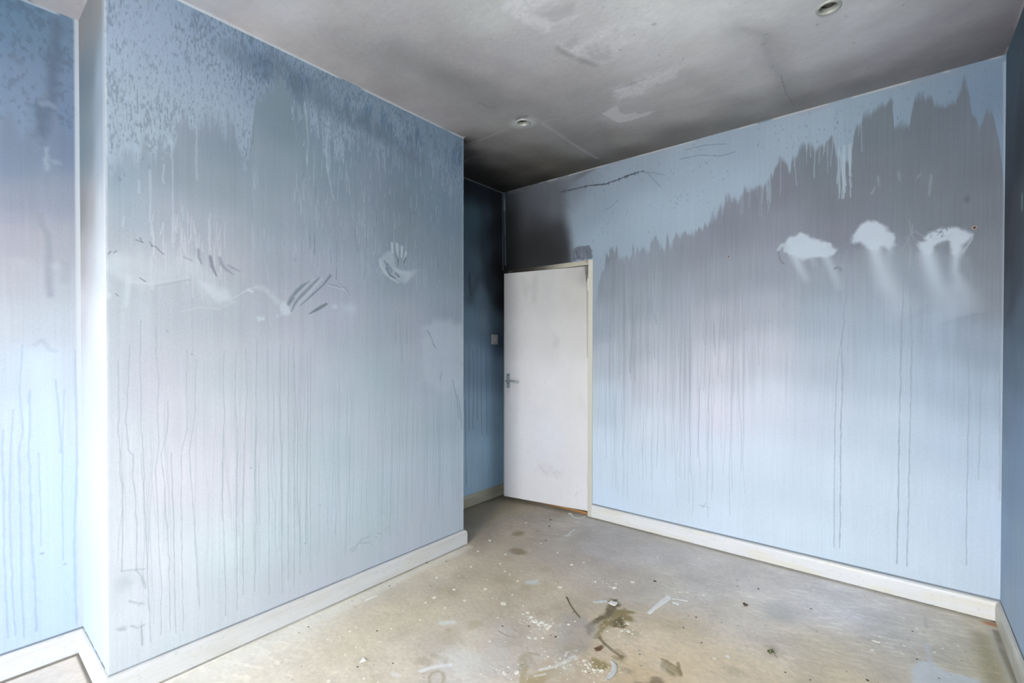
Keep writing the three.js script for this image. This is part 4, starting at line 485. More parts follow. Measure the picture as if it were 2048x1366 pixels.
  S.patch([[1.464,1.929],[1.475,1.988],[1.583,1.929],[1.672,1.787],[1.641,1.699],[1.587,1.639],[1.507,1.691],[1.527,1.792]], 'c0beb9', 0.5, { soft: 0.05, rag: 0.05, rs: 9, grain: 0.4 }); S.patch([[1.394,1.683],[1.426,1.772],[1.533,1.754],[1.535,1.634],[1.473,1.583]], 'c9cbc8', 0.5, { soft: 0.05, rag: 0.05, rs: 9, grain: 0.5 });
  S.patch([[2.369,2.92],[2.438,3.038],[2.551,3.012],[2.509,2.867],[2.408,2.838]], 'acacab', 0.5, { soft: 0.06, rag: 0.04, rs: 9 });
  S.patch([[2.942,2.773],[2.965,2.867],[2.988,2.902],[3.017,2.917],[3.034,2.892],[3.063,2.877],[3.114,2.888],[3.156,2.887],[3.157,2.824],[2.972,2.638],[2.947,2.7]], 'c6cbcd', 0.92, { soft: 0.014, rag: 0.014, rs: 14, grain: 0.1, gs: 20 }); S.stroke([[3.008,3.327],[3.01,3.222]], 0.012, 'a8a6a2', 0.5, { soft: 0.9 }); S.stroke([[3.006,3.055,.0198],[3.009,2.969,.017],[3.012,2.905,.0166],[3.013,2.812,.012]], 0, 'bfc1c2', 0.7, { soft: 0.8 });
  S.stroke([[3.02,2.782],[3.154,2.863]], 0.06, 'b8bcbe', 0.5, { soft: 1 });
  S.stroke([[1.633,1.989],[1.611,2.122]], 0.06, 'cfccc2', 0.35, { soft: 1, grain: 0.8, gs: 60 });
  S.patch([[1.035,3.452],[1.059,3.5],[1.191,3.419],[1.154,3.337]], 'b7b5b0', 0.5, { soft: 0.03, rag: 0.03, rs: 20 });
  S.stroke([[1.134,2.969],[1.131,3.1],[1.137,3.224]], 0.05, 'bdbab2', 0.5, { soft: 1, grain: 0.5 });
  for (const l of [[[1.482,1.933],[1.538,1.931],[1.574,1.941]], [[1.569,2.379],[1.626,2.327],[1.676,2.285],[1.717,2.263]]]) S.stroke(l, 0.005, l[0][0] > 1 ? '857d6a' : 'd9d6cc', 0.7, { grain: 0.3 });
  S.stroke([[XN + 2.9 + 0.024, 0.3], [XN + 2.9 + 0.024, 0.3 - ZC1 - 0.02], [XC + 2.9 + 0.02, 0.3 - ZC1 - 0.024]], 0.014, '6a665e', 0.85, { soft: 0.7, grain: 0.3, gs: 12 });  // dark line under the near skirting: grime plus the gap shadow, painted in
  S.stroke([[XC + 2.9 + 0.022, 0.3 - ZC1], [XC + 2.9 + 0.022, 0.3 - ZC1 + 0.9], [XC + 2.9 + 0.022, 0.3 - ZC2]], 0.008, '8b887f', 0.6, { soft: 0.7, grain: 0.6, gs: 7 });  // fainter painted shadow line below the chimney breast skirting, with grime
  // grip marks and grime beside the right-hand skirting; rust in the corner
  S.stroke([[3.242,3.465],[3.241,3.276],[3.242,3.079],[3.245,2.946],[3.249,2.833]], 0.024, 'b5b2a6', 0.8, { soft: 0.5, grain: 0.3, gs: 16 }); S.stroke([[3.257,3.395],[3.256,3.215],[3.262,3.056],[3.268,2.915]], 0.022, '6f6c60', 0.7, { soft: 0.8, grain: 0.4, gs: 20 }); S.stroke([[3.196,3.305],[3.205,3.089],[3.203,2.862]], 0.06, '7f7858', 0.45, { soft: 1, grain: 0.4 });
  S.spot(3.248, 3.459, 0.05, 0.035, 'a5623c', 0.85, { soft: 0.9, grain: 0.4, gs: 60 }); S.spot(3.264, 3.499, 0.022, 0.02, '4a2c1a', 0.9);
  S.stroke([[XR + 2.9 - 0.02, 0.3 - ZB - 0.03], [1.05, 0.3 - ZB - 0.03]], 0.03, '85806f', 0.5, { soft: 0.9, grain: 0.5, gs: 8 });
  for (const [x, y] of [[1.581,2.102],[1.62,2.108],[1.528,2.113],[1.927,1.996],[1.976,1.99],[1.926,2.319],[1.839,1.944],[1.691,1.732],[1.633,2.643]]) for (let k = 0; k < 46; k++) { const r = 0.09 * Math.pow(rnd(), 1.4), a = rnd() * 6.28, s = between(0.0015, 0.005); S.spot(x + r * 1.5 * Math.cos(a), y + r * Math.sin(a), s * between(0.8, 1.6), s, 'f0ede4', between(0.5, 1), { soft: 0.5 }); }
  for (let k = 0; k < 70; k++) { const u = between(0.9, 2.6), v = between(0.9, 2.6), r = between(0.02, 0.09); S.spot(u, v, r * between(0.7, 1.6), r, k % 3 ? '8d8163' : 'd0ccc0', between(0.12, 0.35), { soft: 1, grain: 0.9, gs: 45 }); }
  // flecks trodden into the boards
  for (let k = 0; k < 4200; k++) { const u = between(0.5, LX), v = between(0.6, LZ - 0.2); if (fbm(u * 3, v * 3, 440, 2) < 0.42) continue; const s = 0.0012 + 0.004 * rnd() * rnd(); S.spot(u, v, s, s * between(0.7, 1.3), rnd() < 0.66 ? 'e6e1d2' : '6f6755', between(0.4, 0.95), { soft: 0.5 }); }
}
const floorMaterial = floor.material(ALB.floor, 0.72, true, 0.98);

// ---------------------------------------------------------------- the shell
// a slab whose face lies on the plane through origin, spanned by U (right) and V (up); holes are shapes in face metres
function slab(name, label, origin, U, V, w, h, t, face, { outline = null, holes = [], span = h, off = 0 } = {}) {
  const shape = new THREE.Shape(outline ? outline.map((p) => new THREE.Vector2(...p)) : [[0, 0], [w, 0], [w, h], [0, h]].map((p) => new THREE.Vector2(...p)));
  shape.holes.push(...holes);
  const g = new THREE.ExtrudeGeometry(shape, { depth: t, bevelEnabled: false, curveSegments: 24 });
  g.translate(0, 0, -t);
  const p = g.attributes.position, uv = g.attributes.uv;
  for (let i = 0; i < p.count; i++) uv.setXY(i, p.getX(i) / w, (p.getY(i) - off) / span);
  const m = new THREE.Mesh(g, [face, plaster]);
  m.position.copy(origin);
  m.quaternion.setFromRotationMatrix(new THREE.Matrix4().makeBasis(U, V, new THREE.Vector3().crossVectors(U, V)));
  return structure(m, name, label);
}
const V3 = (x, y, z) => new THREE.Vector3(x, y, z), UP = V3(0, 1, 0), PX = V3(1, 0, 0), PZ = V3(0, 0, 1), NX = V3(-1, 0, 0), NZ = V3(0, 0, -1);
const ring = (x, y, r) => { const h = new THREE.Path(); h.absarc(x, y, r, 0, Math.PI * 2, true); return h; };
const rect = (x0, y0, x1, y1) => new THREE.Path([[x0, y0], [x0, y1], [x1, y1], [x1, y0]].map((p) => new THREE.Vector2(...p)));
const T = 0.14;

for (const m of [floorMaterial, ceilMaterial]) for (const t of [m.map, m.bumpMap]) t.wrapS = t.wrapT = THREE.MirroredRepeatWrapping;
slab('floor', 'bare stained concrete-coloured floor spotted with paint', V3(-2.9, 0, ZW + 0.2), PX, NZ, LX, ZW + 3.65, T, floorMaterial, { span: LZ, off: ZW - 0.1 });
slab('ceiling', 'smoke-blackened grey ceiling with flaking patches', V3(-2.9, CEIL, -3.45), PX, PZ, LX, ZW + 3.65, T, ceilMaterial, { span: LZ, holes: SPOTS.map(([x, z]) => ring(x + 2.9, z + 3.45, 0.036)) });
const DOOR = { x0: -2.676, x1: -1.8254, top: 1.993 };         // outer edge of the door lining
slab('wall_back', 'blue wall with a jagged smoke line, wiped patches and drips', V3(XL, 0, ZB), PX, UP, XR - XL, CEIL, T, backMaterial,
  { outline: [[0, 0], [DOOR.x0 - XL, 0], [DOOR.x0 - XL, DOOR.top], [DOOR.x1 - XL, DOOR.top], [DOOR.x1 - XL, 0], [XR - XL, 0], [XR - XL, CEIL], [0, CEIL]] });
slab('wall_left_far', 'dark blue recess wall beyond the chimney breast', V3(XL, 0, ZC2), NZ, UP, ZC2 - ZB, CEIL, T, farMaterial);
slab('wall_left_near', 'bright blue recess wall nearest the window', V3(XN, 0, ZW), NZ, UP, ZW - ZC1, CEIL, T, nearMaterial);
slab('wall_right', 'blue right-hand wall darkened by smoke at the top', V3(XR, 0, ZB), PZ, UP, ZW - ZB, CEIL, T, rightMaterial);
{
  const g = new THREE.BoxGeometry(XC - XL, CEIL, ZC1 - ZC2);
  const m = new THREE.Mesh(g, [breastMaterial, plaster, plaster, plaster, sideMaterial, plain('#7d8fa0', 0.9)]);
  m.position.set((XC + XL) / 2, CEIL / 2, (ZC1 + ZC2) / 2);
  structure(m, 'wall_chimney', 'blue chimney breast smeared with soot, hand marks and drips');
}
slab('wall_window', 'pale blue window wall behind the viewer', V3(XR, 0, ZW), NX, UP, XR - XN, CEIL, T, plain('#a9bccd', 0.9), { holes: [rect(XR - WIN.x1, WIN.y0, XR - WIN.x0, WIN.y1)] });
{ // the passage behind the door, closed and unlit
  const g = mergeGeometries([[1.3, 2.4, 0.06, 0, 1.2, -1.06], [0.06, 2.4, 1.0, -0.65, 1.2, -0.53], [0.06, 2.4, 1.0, 0.65, 1.2, -0.53], [1.36, 0.06, 1.1, 0, 2.43, -0.53], [1.36, 0.1, 1.1, 0, -0.05, -0.53]].map(([a, b, c, x, y, z]) => new THREE.BoxGeometry(a, b, c).translate(x, y, z)));
  const m = new THREE.Mesh(g, darkVoid); m.position.set(-2.25, 0, ZB - T); structure(m, 'wall_passage', 'dark passage behind the door');
}
{ // window behind the viewer: sash frame, three glazed lights, sill
  const w = new THREE.Group(); const white = plain('#e6e6e2', 0.5);
  const W = WIN.x1 - WIN.x0, H = WIN.y1 - WIN.y0; w.position.set(WIN.x0, WIN.y0, ZW + 0.05);
  for (const [x, y, a, b] of [[W / 2, 0.025, W, 0.05], [W / 2, H - 0.025, W, 0.05], [0.025, H / 2, 0.05, H - 0.1], [W - 0.025, H / 2, 0.05, H - 0.1]]) part(w, 'window_frame', new RoundedBoxGeometry(a, b, 0.06, 2, 0.006).translate(x, y, 0), white);
  for (const x of [W / 3, (2 * W) / 3]) part(w, 'mullion', new RoundedBoxGeometry(0.045, H - 0.1, 0.055, 2, 0.006).translate(x, H / 2, 0), white);
  const glass = new THREE.MeshPhysicalMaterial({ color: '#ffffff', transmission: 1, thickness: 0, roughness: 0, ior: 1.45 });
  for (let k = 0; k < 3; k++) { const a = k ? (k * W) / 3 + 0.0225 : 0.05, b = k < 2 ? ((k + 1) * W) / 3 - 0.0225 : W - 0.05; part(w, 'pane', new THREE.PlaneGeometry(b - a, H - 0.1).translate((a + b) / 2, H / 2, 0), glass); }
  part(w, 'window_sill', new RoundedBoxGeometry(W + 0.1, 0.03, 0.16, 2, 0.008).translate(W / 2, -0.016, -0.06), white);
  structure(w, 'window_1', 'wide three-light window behind the viewer');
}
{ const g = new THREE.Mesh(new THREE.BoxGeometry(60, 0.1, 40), plain('#8d8f88', 0.95)); g.position.set(0, -0.65, 22); structure(g, 'ground', 'paved ground outside the window'); }

// ---------------------------------------------------------------- skirting boards, mitred at the corners
function gloss(base, tint, s, w = 1) {
  const S = new Surface(2, 0.125, 500); const a = hex(base), b = hex(tint);
  S.each((u, v, c, o) => { const k = sstep(0.42, 0.75, fbm(u * 5, v * 30, s, 3)) * w, n = 1 + 0.03 * (noise(u * 12, v * 300, s + 5) - 0.5), m = 1 - 0.05 * sstep(0.74, 0.84, fbm(u * 60, v * 90, s + 7, 2)), g = v > 0.085 ? 0.985 : 1; for (let i = 0; i < 3; i++) c[o + i] = lerp(a[i], b[i], k) * n * m * g; });
  const m = S.material(1, 0.42, false); m.map.wrapS = THREE.RepeatWrapping; return m;
}
const PROFILE = [[0.0005, 0.0035], [0.0175, 0.0035], [0.0185, 0.005], [0.0185, 0.074], [0.0175, 0.082], [0.0145, 0.0895], [0.0095, 0.0945], [0.004, 0.0965], [0.0005, 0.0968]];
function skirting(name, label, A, B, n, nA, nB, material) {    // A, B on the wall line in (x, z); n faces the room; nA, nB are the normals of the boards it meets
  const miter = (m) => { if (!m) return n; const k = 1 + n[0] * m[0] + n[1] * m[1]; return [(n[0] + m[0]) / k, (n[1] + m[1]) / k]; };
  const a = miter(nA), b = miter(nB), pos = [], uv = [], L = Math.hypot(B[0] - A[0], B[1] - A[1]); let s = 0;
  const at = (P, m, q) => [P[0] + m[0] * q[0], q[1], P[1] + m[1] * q[0]];
  const quad = (p, q, r, t, uvs) => { for (const [k, w] of [[p, uvs[0]], [q, uvs[1]], [r, uvs[2]], [p, uvs[0]], [r, uvs[2]], [t, uvs[3]]]) { pos.push(...k); uv.push(...w); } };
  const N = PROFILE.length, flip = (B[0] - A[0]) * n[1] - (B[1] - A[1]) * n[0] > 0;
  for (let k = 0; k < N; k++) {
    const p = PROFILE[k], q = PROFILE[(k + 1) % N], d = Math.hypot(q[0] - p[0], q[1] - p[1]), v0 = s / 0.125, v1 = (s + d) / 0.125; s += d;
    const c = [at(A, a, p), at(B, b, p), at(B, b, q), at(A, a, q)], w = [[0, v0], [L / 2, v0], [L / 2, v1], [0, v1]];
    if (flip) quad(c[0], c[3], c[2], c[1], [w[0], w[3], w[2], w[1]]); else quad(c[0], c[1], c[2], c[3], w);
  }
  for (const [P, m] of [[A, a], [B, b]]) for (let k = 1; k < N - 1; k++) { pos.push(...at(P, m, PROFILE[0]), ...at(P, m, PROFILE[k]), ...at(P, m, PROFILE[k + 1])); uv.push(0, 0, 0.01, 0, 0.01, 0.1); }
  const g = new THREE.BufferGeometry(); const cx = (A[0] + B[0]) / 2, cz = (A[1] + B[1]) / 2;
  g.setAttribute('position', new THREE.Float32BufferAttribute(pos, 3)); g.setAttribute('uv', new THREE.Float32BufferAttribute(uv, 2)); g.translate(-cx, 0, -cz); g.computeVertexNormals();
  material.side = THREE.DoubleSide;
  const m = new THREE.Mesh(g, material); m.position.set(cx, 0, cz); structure(m, name, label);
}
const white = gloss('c6c7c8', 'c2c2bf', 601), cream = gloss('cbcdd0', 'cbcac4', 602), yellowed = gloss('c4c0aa', 'b4ad92', 603), greyed = gloss('cfcdc4', 'bfbdb2', 604);
skirting('baseboard_left_near', 'white skirting board of the near recess', [XN, ZW], [XN, ZC1], [1, 0], [0, -1], [0, 1], white);
skirting('baseboard_chimney_side', 'short white skirting on the side of the chimney breast', [XN, ZC1], [XC, ZC1], [0, 1], [1, 0], [1, 0], white);
skirting('baseboard_chimney', 'long white skirting along the chimney breast', [XC, ZC1], [XC, ZC2], [1, 0], [0, 1], [0, -1], white);
skirting('baseboard_chimney_far', 'skirting on the hidden far side of the chimney breast', [XC, ZC2], [XL, ZC2], [0, -1], [1, 0], [1, 0], white);
skirting('baseboard_left_far', 'yellowed skirting under the light switch', [XL, ZC2], [XL, ZB], [1, 0], [0, -1], null, yellowed);
skirting('baseboard_back', 'off-white skirting along the wiped blue wall', [DOOR.x1, ZB], [XR, ZB], [0, 1], null, [-1, 0], cream);
skirting('baseboard_right', 'greyish skirting along the right wall', [XR, ZB], [XR, ZW], [-1, 0], [0, 1], [0, -1], greyed);
skirting('baseboard_window', 'white skirting below the window', [XR, ZW], [XN, ZW], [0, -1], [-1, 0], [1, 0], white);

// ---------------------------------------------------------------- the door, ajar
{
  const d = new THREE.Group(); d.position.set(-1.8696, 0, ZB);
  const S = new Surface(0.762, 1.92, 520), f = S.spread([[0, 0, 'dcdce0'], [0.38, 0.1, 'dcdde2'], [0.76, 0, 'dfe0e5'], [0.1, 0.5, 'd9dae0'], [0.4, 0.5, 'dadce6'], [0.7, 0.5, 'd9d9dc'], [0.1, 1.0, 'd6d6da'], [0.4, 1.0, 'd8d9de'], [0.7, 1.0, 'd4d4d5'], [0.1, 1.4, 'c9c9cb'], [0.4, 1.4, 'cacacc'], [0.7, 1.4, 'c6c6c5'], [0.1, 1.7, 'c2c2c3'], [0.4, 1.7, 'c0c0c1'], [0.68, 1.7, 'bcbbb8'], [0.1, 1.9, 'c4c4c4'], [0.45, 1.9, 'c0c0c0'], [0.7, 1.88, 'b2b1ae']]);
  S.each((u, v, c, o) => { const q = f(u, v), n = 1 + 0.05 * (fbm(u * 7, v * 4, 501, 4) - 0.5) * sstep(0, 1.2, v) + 0.02 * (fbm(u * 30, v * 20, 502, 3) - 0.5), w = 1 - 0.09 * sstep(0.58, 0.8, fbm(u * 4, v * 2.2, 503, 4)) * sstep(0.9, 1.6, v); for (let i = 0; i < 3; i++) c[o + i] = q[i] * n * w; });
  S.stroke([[0.757, 1.91], [0.752, 1.86], [0.748, 1.80]], [0.04, 0.022, 0.006], '3f3b33', 0.9, { soft: 1, grain: 0.3, gs: 60 }); S.stroke([[0.757, 1.8], [0.758, 1.5], [0.758, 1.2]], [0.02, 0.012, 0.006], '8d8878', 0.6, { soft: 1 });
  S.stroke([[0.003, 0.1], [0.003, 1.9]], 0.01, 'b4b3ae', 0.4, { soft: 0.8, grain: 0.6, gs: 12 });
  S.stroke([[0.02, 1.0], [0.05, 0.96], [0.04, 0.90]], 0.03, 'bdb9b3', 0.4, { soft: 1, grain: 0.6, gs: 60 });
  S.patch([[0.32, 0.28], [0.36, 0.33], [0.5, 0.30], [0.56, 0.27], [0.5, 0.22], [0.4, 0.24]], 'cfd0d6', 0.7, { soft: 0.03, rag: 0.03, rs: 20, grain: 0.9, gs: 60 });
  for (const l of [[[0.34, 0.31], [0.37, 0.27], [0.41, 0.25]], [[0.46, 0.26], [0.51, 0.28], [0.53, 0.26]], [[0.43, 0.30], [0.46, 0.31]], [[0.66, 0.10], [0.68, 0.14]]]) S.stroke(l, 0.004, 'a9a9ad', 0.5, { grain: 0.4 });
  specks(S, 60, [0.03, 0.1, 0.73, 1.85], 0.004, 1.5, 'b0aeaa', 0.4);
  const face = S.material(0.80, 0.4, false), edge = plain('#c9c7c0', 0.5), cream2 = plain('#b9b8b0', 0.5), wood = plain('#9a6f42', 0.7), steel = plain('#a2adaf', 0.38, 0.55);
  const turn = rad(9.5), swing = (o) => { o.rotation.y = turn; return o; };
  swing(part(d, 'door_leaf', new RoundedBoxGeometry(0.762, 1.912, 0.04, 2, 0.002).translate(-0.381, 0.036 + 0.956, -0.02), [edge, edge, edge, edge, face, edge]));
  // lining: two jambs, a head, and the stop the leaf closes against
  const lin = (name, x0, x1, y0, y1, z0, z1) => part(d, name, new RoundedBoxGeometry(x1 - x0, y1 - y0, z1 - z0, 2, 0.002).translate((x0 + x1) / 2, (y0 + y1) / 2, (z0 + z1) / 2), cream2);
  lin('door_jamb', 0.004, 0.0442, 0, 1.993, -T, 0.008); lin('door_jamb', -0.8064, -0.766, 0, 1.993, -T, 0.008).material = plain('#4a4742', 0.8);
  const H = new Surface(0.77, 0.04, 400); H.each((u, v, c, o) => { const k = sstep(0.35, 0.6, fbm(u * 6, v * 10, 511, 3)); const q = [lerp(0.66, 0.55, k), lerp(0.65, 0.50, k), lerp(0.60, 0.43, k)]; for (let i = 0; i < 3; i++) c[o + i] = q[i] * lerp(0.25, 1, sstep(0.1, 0.62, u)); });
  const head = H.material(0.95, 0.6, false);
  part(d, 'door_head', new RoundedBoxGeometry(0.77, 0.037, T + 0.008, 2, 0.002).translate(-0.381, 1.9745, (0.008 - T) / 2), [cream2, cream2, cream2, cream2, head, cream2]);
  lin('door_stop', -0.012, 0.004, 0, 1.956, -T, -0.045); lin('door_stop', -0.766, -0.75, 0, 1.956, -T, -0.045); lin('door_stop', -0.75, -0.012, 1.94, 1.956, -T, -0.045);
  part(d, 'threshold', new RoundedBoxGeometry(0.77, 0.018, T - 0.02, 2, 0.004).translate(-0.381, 0.009, -T / 2 - 0.01), wood, 'bare brown wood strip');
  for (const y of [0.27, 1.05, 1.80]) {
    const h = new THREE.Group(); h.name = 'hinge'; d.add(h);
    for (let k = 0; k < 3; k++) part(h, 'knuckle', new THREE.CylinderGeometry(0.0055, 0.0055, 0.0285, 14).translate(0.001, y - 0.03 + k * 0.03, 0.004), edge);
    swing(part(h, 'hinge_plate', new THREE.BoxGeometry(0.002, 0.09, 0.03).translate(-0.0005, y, -0.018), edge));
    part(h, 'pin_cap', new THREE.SphereGeometry(0.0058, 12, 8).translate(0.001, y + 0.046, 0.004), edge);
  }
  // lever handle on a narrow plate
  const k = swing(new THREE.Group()); k.name = 'handle'; k.userData.label = 'grey metal lever handle on a plate'; d.add(k);
  const X = -0.716, Y = 1.03;
  part(k, 'back_plate', new RoundedBoxGeometry(0.034, 0.122, 0.006, 3, 0.0025).translate(X, Y, 0.0032), steel);
  part(k, 'lever', mergeGeometries([new THREE.CylinderGeometry(0.010, 0.011, 0.012, 20).rotateX(Math.PI / 2).translate(X, Y + 0.004, 0.012), new THREE.CylinderGeometry(0.0075, 0.0085, 0.03, 16).rotateX(Math.PI / 2).translate(X, Y + 0.004, 0.03),
    new THREE.TubeGeometry(new THREE.CatmullRomCurve3([V3(X - 0.004, Y + 0.004, 0.044), V3(X + 0.02, Y + 0.004, 0.050), V3(X + 0.06, Y + 0.003, 0.052), V3(X + 0.098, Y - 0.001, 0.050), V3(X + 0.106, Y - 0.002, 0.046)]), 24, 0.0065, 12), new THREE.SphereGeometry(0.0066, 12, 10).translate(X + 0.106, Y - 0.002, 0.046), new THREE.SphereGeometry(0.0066, 12, 10).translate(X - 0.004, Y + 0.004, 0.044)]), steel);
  for (const y of [Y + 0.048, Y - 0.048]) part(k, 'screw', new THREE.SphereGeometry(0.0046, 14, 8, 0, Math.PI * 2, 0, Math.PI / 2).scale(1, 0.5, 1).rotateX(Math.PI / 2).translate(X, y, 0.0062), plain('#3b4144', 0.5, 0.6));
  part(k, 'keyhole', new THREE.CylinderGeometry(0.004, 0.004, 0.0012, 14).rotateX(Math.PI / 2).translate(X, Y - 0.024, 0.0064), plain('#222426', 0.8));
  structure(d, 'door_1', 'flush white door standing ajar, scorched at its top hinge corner');
}

// ---------------------------------------------------------------- light switch
{
  const t = thing('light_switch', 'small square one-rocker light switch on the dark blue wall left of the door', 'light switch');
  t.position.set(XL, 1.385, -3.087); t.rotation.y = Math.PI / 2;
  const plastic = plain('#b9b8b8', 0.45), dull = plain('#8f8e8e', 0.5);
  part(t, 'plate', new RoundedBoxGeometry(0.086, 0.086, 0.009, 4, 0.0035).translate(0, 0, 0.0047), plastic);
  const r = part(t, 'rocker', new RoundedBoxGeometry(0.024, 0.034, 0.006, 3, 0.0018), plain('#c9c8c6', 0.4)); r.position.set(0, 0, 0.0108); r.rotation.x = rad(7);
  for (const x of [-0.0302, 0.0302]) part(t, 'screw', mergeGeometries([new THREE.CylinderGeometry(0.0032, 0.0036, 0.0014, 16).rotateX(Math.PI / 2).translate(x, 0, 0.0097), new THREE.BoxGeometry(0.0052, 0.0009, 0.0006).translate(x, 0, 0.0104)]), plain('#4a4a4a', 0.5, 0.5));
  part(t, 'rocker_frame', new THREE.BoxGeometry(0.0275, 0.038, 0.0008).translate(0, 0, 0.0094), dull);
  shade(t);
}

// ---------------------------------------------------------------- recessed spotlights, switched off
{
  const bezelM = plain('#a6a8a4', 0.45, 0.15), canM = plain('#2c2d29', 0.7), reflM = plain('#4c4e48', 0.45, 0.4), glassM = new THREE.MeshPhysicalMaterial({ color: '#ffffff', transmission: 1, thickness: 0, roughness: 0.05 });
  const lathe = (pts, n = 40) => new THREE.LatheGeometry(pts.map((p) => new THREE.Vector2(...p)), n);
  const t = thing('recessed_spotlight', 'small round spotlight in the sooty ceiling above the door, nearer the chimney breast', 'spotlight', 'ceiling spotlights');
  part(t, 'bezel', lathe([[0.0455, 0], [0.0455, -0.002], [0.0435, -0.0042], [0.040, -0.005], [0.036, -0.0046], [0.0325, -0.003], [0.0305, 0.0], [0.0295, 0.005], [0.029, 0.012], [0.0285, 0.02]]), bezelM).material.side = THREE.DoubleSide;
  part(t, 'housing', lathe([[0.0345, 0.001], [0.0345, 0.06], [0.02, 0.085], [0.0005, 0.086]]), canM).material.side = THREE.DoubleSide;
  const lamp = new THREE.Group(); lamp.name = 'lamp'; t.add(lamp);
  part(lamp, 'reflector', lathe([[0.0245, 0.017], [0.022, 0.026], [0.017, 0.036], [0.010, 0.044], [0.003, 0.047]]), reflM).material.side = THREE.DoubleSide;
  part(lamp, 'lamp_glass', new THREE.CircleGeometry(0.0243, 32).rotateX(Math.PI / 2).translate(0, 0.0172, 0), glassM);
  part(lamp, 'capsule', new THREE.CapsuleGeometry(0.0045, 0.012, 6, 14).translate(0, 0.034, 0), plain('#8d8d80', 0.4));
  part(lamp, 'retaining_ring', new THREE.TorusGeometry(0.0262, 0.0013, 8, 40).rotateX(Math.PI / 2).translate(0, 0.0165, 0), canM);
  t.position.set(SPOTS[0][0], CEIL - 0.0002, SPOTS[0][1]);
  const t2 = t.clone(); t2.name = numbered('recessed_spotlight'); t2.userData = { ...t.userData, label: 'small round spotlight in the ceiling with a dark open centre, at the upper right' };
  t2.position.set(SPOTS[1][0], CEIL - 0.0002, SPOTS[1][1]); scene.add(shade(t2)); shade(t);
}

// ---------------------------------------------------------------- screw holes with wall plugs
function plug(x, y, s, label) {
  const t = thing('wall_plug', label, 'wall plug', 'wall plugs in the blue wall');
  const l = (pts) => new THREE.LatheGeometry(pts.map((p) => new THREE.Vector2(p[0] * s, p[1] * s)), 20).rotateX(Math.PI / 2);
  part(t, 'plaster_rim', l([[0.011, 0.0002], [0.0095, 0.0016], [0.0075, 0.0022], [0.0055, 0.0012], [0.005, 0.0002]]), plain('#8b817c', 0.9)).material.side = THREE.DoubleSide;
  part(t, 'plug', l([[0.005, 0.0002], [0.0048, 0.0007], [0.002, 0.0006], [0.0002, 0.0003]]), plain('#2a1d1a', 0.8)).material.side = THREE.DoubleSide;
  t.position.set(x, y, ZB); shade(t);
}
plug(3.017 + XL, 1.896, 1, 'brown wall plug hole at the right end of the wiped white patches');
plug(1.89 + XL, 1.895, 0.7, 'tiny dark wall plug hole left of the wiped white patches, on plain wall');

// ---------------------------------------------------------------- scraps and chips on the floor
const scrapM = plain('#e4e3e0', 0.7), chipM = plain('#ebe7dc', 0.8), greyM = plain('#c9cac6', 0.8), darkM = plain('#4e4738', 0.85), leafM = plain('#4d5236', 0.8), leafPale = plain('#8c9066', 0.8), twigM = plain('#6c5f47', 0.85), brownM = plain('#54402c', 0.85);
for (const m of [scrapM, chipM, greyM, darkM, leafM, leafPale, brownM]) m.side = THREE.DoubleSide;
const FX = (u) => u - 2.9, FZ = (v) => 0.3 - v;
// an irregular flake about 1 across with thickness, curled upward by curl
function flake(n, s, curl = 0.1, squash = 1) {
  const pts = []; for (let k = 0; k < n; k++) { const a = (k / n) * Math.PI * 2 + 0.5 * hash(k, s, 1), r = 0.34 + 0.2 * hash(k, s, 2); pts.push(new THREE.Vector2(Math.cos(a) * r, Math.sin(a) * r * squash)); }
  const g = new THREE.ExtrudeGeometry(new THREE.Shape(pts), { depth: 0.1, bevelEnabled: false, steps: 1 }); g.rotateX(-Math.PI / 2);
  const p = g.attributes.position; for (let i = 0; i < p.count; i++) p.setY(i, p.getY(i) + curl * (p.getX(i) ** 2 * 1.4 + 0.5 * p.getZ(i) * p.getX(i) + 0.12)); g.computeVertexNormals();
  let lo = 1e9; for (let i = 0; i < p.count; i++) lo = Math.min(lo, p.getY(i)); g.translate(0, -lo, 0);
  return g;
}
const flakes = [flake(6, 11, 0.5), flake(5, 12, 0.3, 0.6), flake(7, 13, 0.7, 0.8), flake(6, 14, 0.4, 0.45), flake(5, 15, 0.8)];
// a ribbon of torn paper along points [x, z, y, width]
function ribbon(pts, thick = 0.0012) {
  const pos = [], idx = [], n = pts.length;
  pts.forEach((p, i) => { const a = pts[Math.max(0, i - 1)], b = pts[Math.min(n - 1, i + 1)], L = Math.hypot(b[0] - a[0], b[1] - a[1]) || 1, nx = -(b[1] - a[1]) / L, nz = (b[0] - a[0]) / L, w = p[3] / 2;
    for (const [s, y] of [[-1, 0], [-0.3, 0.3], [0.4, 0.25], [1, 0.05], [1, -1], [-1, -1]]) pos.push(p[0] + nx * w * s, p[2] + (y < 0 ? -thick : y * w * 0.5), p[1] + nz * w * s); });
  for (let i = 0; i < n - 1; i++) for (let k = 0; k < 6; k++) { const a = i * 6 + k, b = i * 6 + ((k + 1) % 6), c = a + 6, d = b + 6; idx.push(a, c, b, b, c, d); }
  for (const o of [0, (n - 1) * 6]) for (let k = 1; k < 5; k++) idx.push(o, o + k, o + k + 1);
  const g = new THREE.BufferGeometry(); g.setAttribute('position', new THREE.Float32BufferAttribute(pos, 3)); g.setIndex(idx); g.computeVertexNormals(); return g;
}
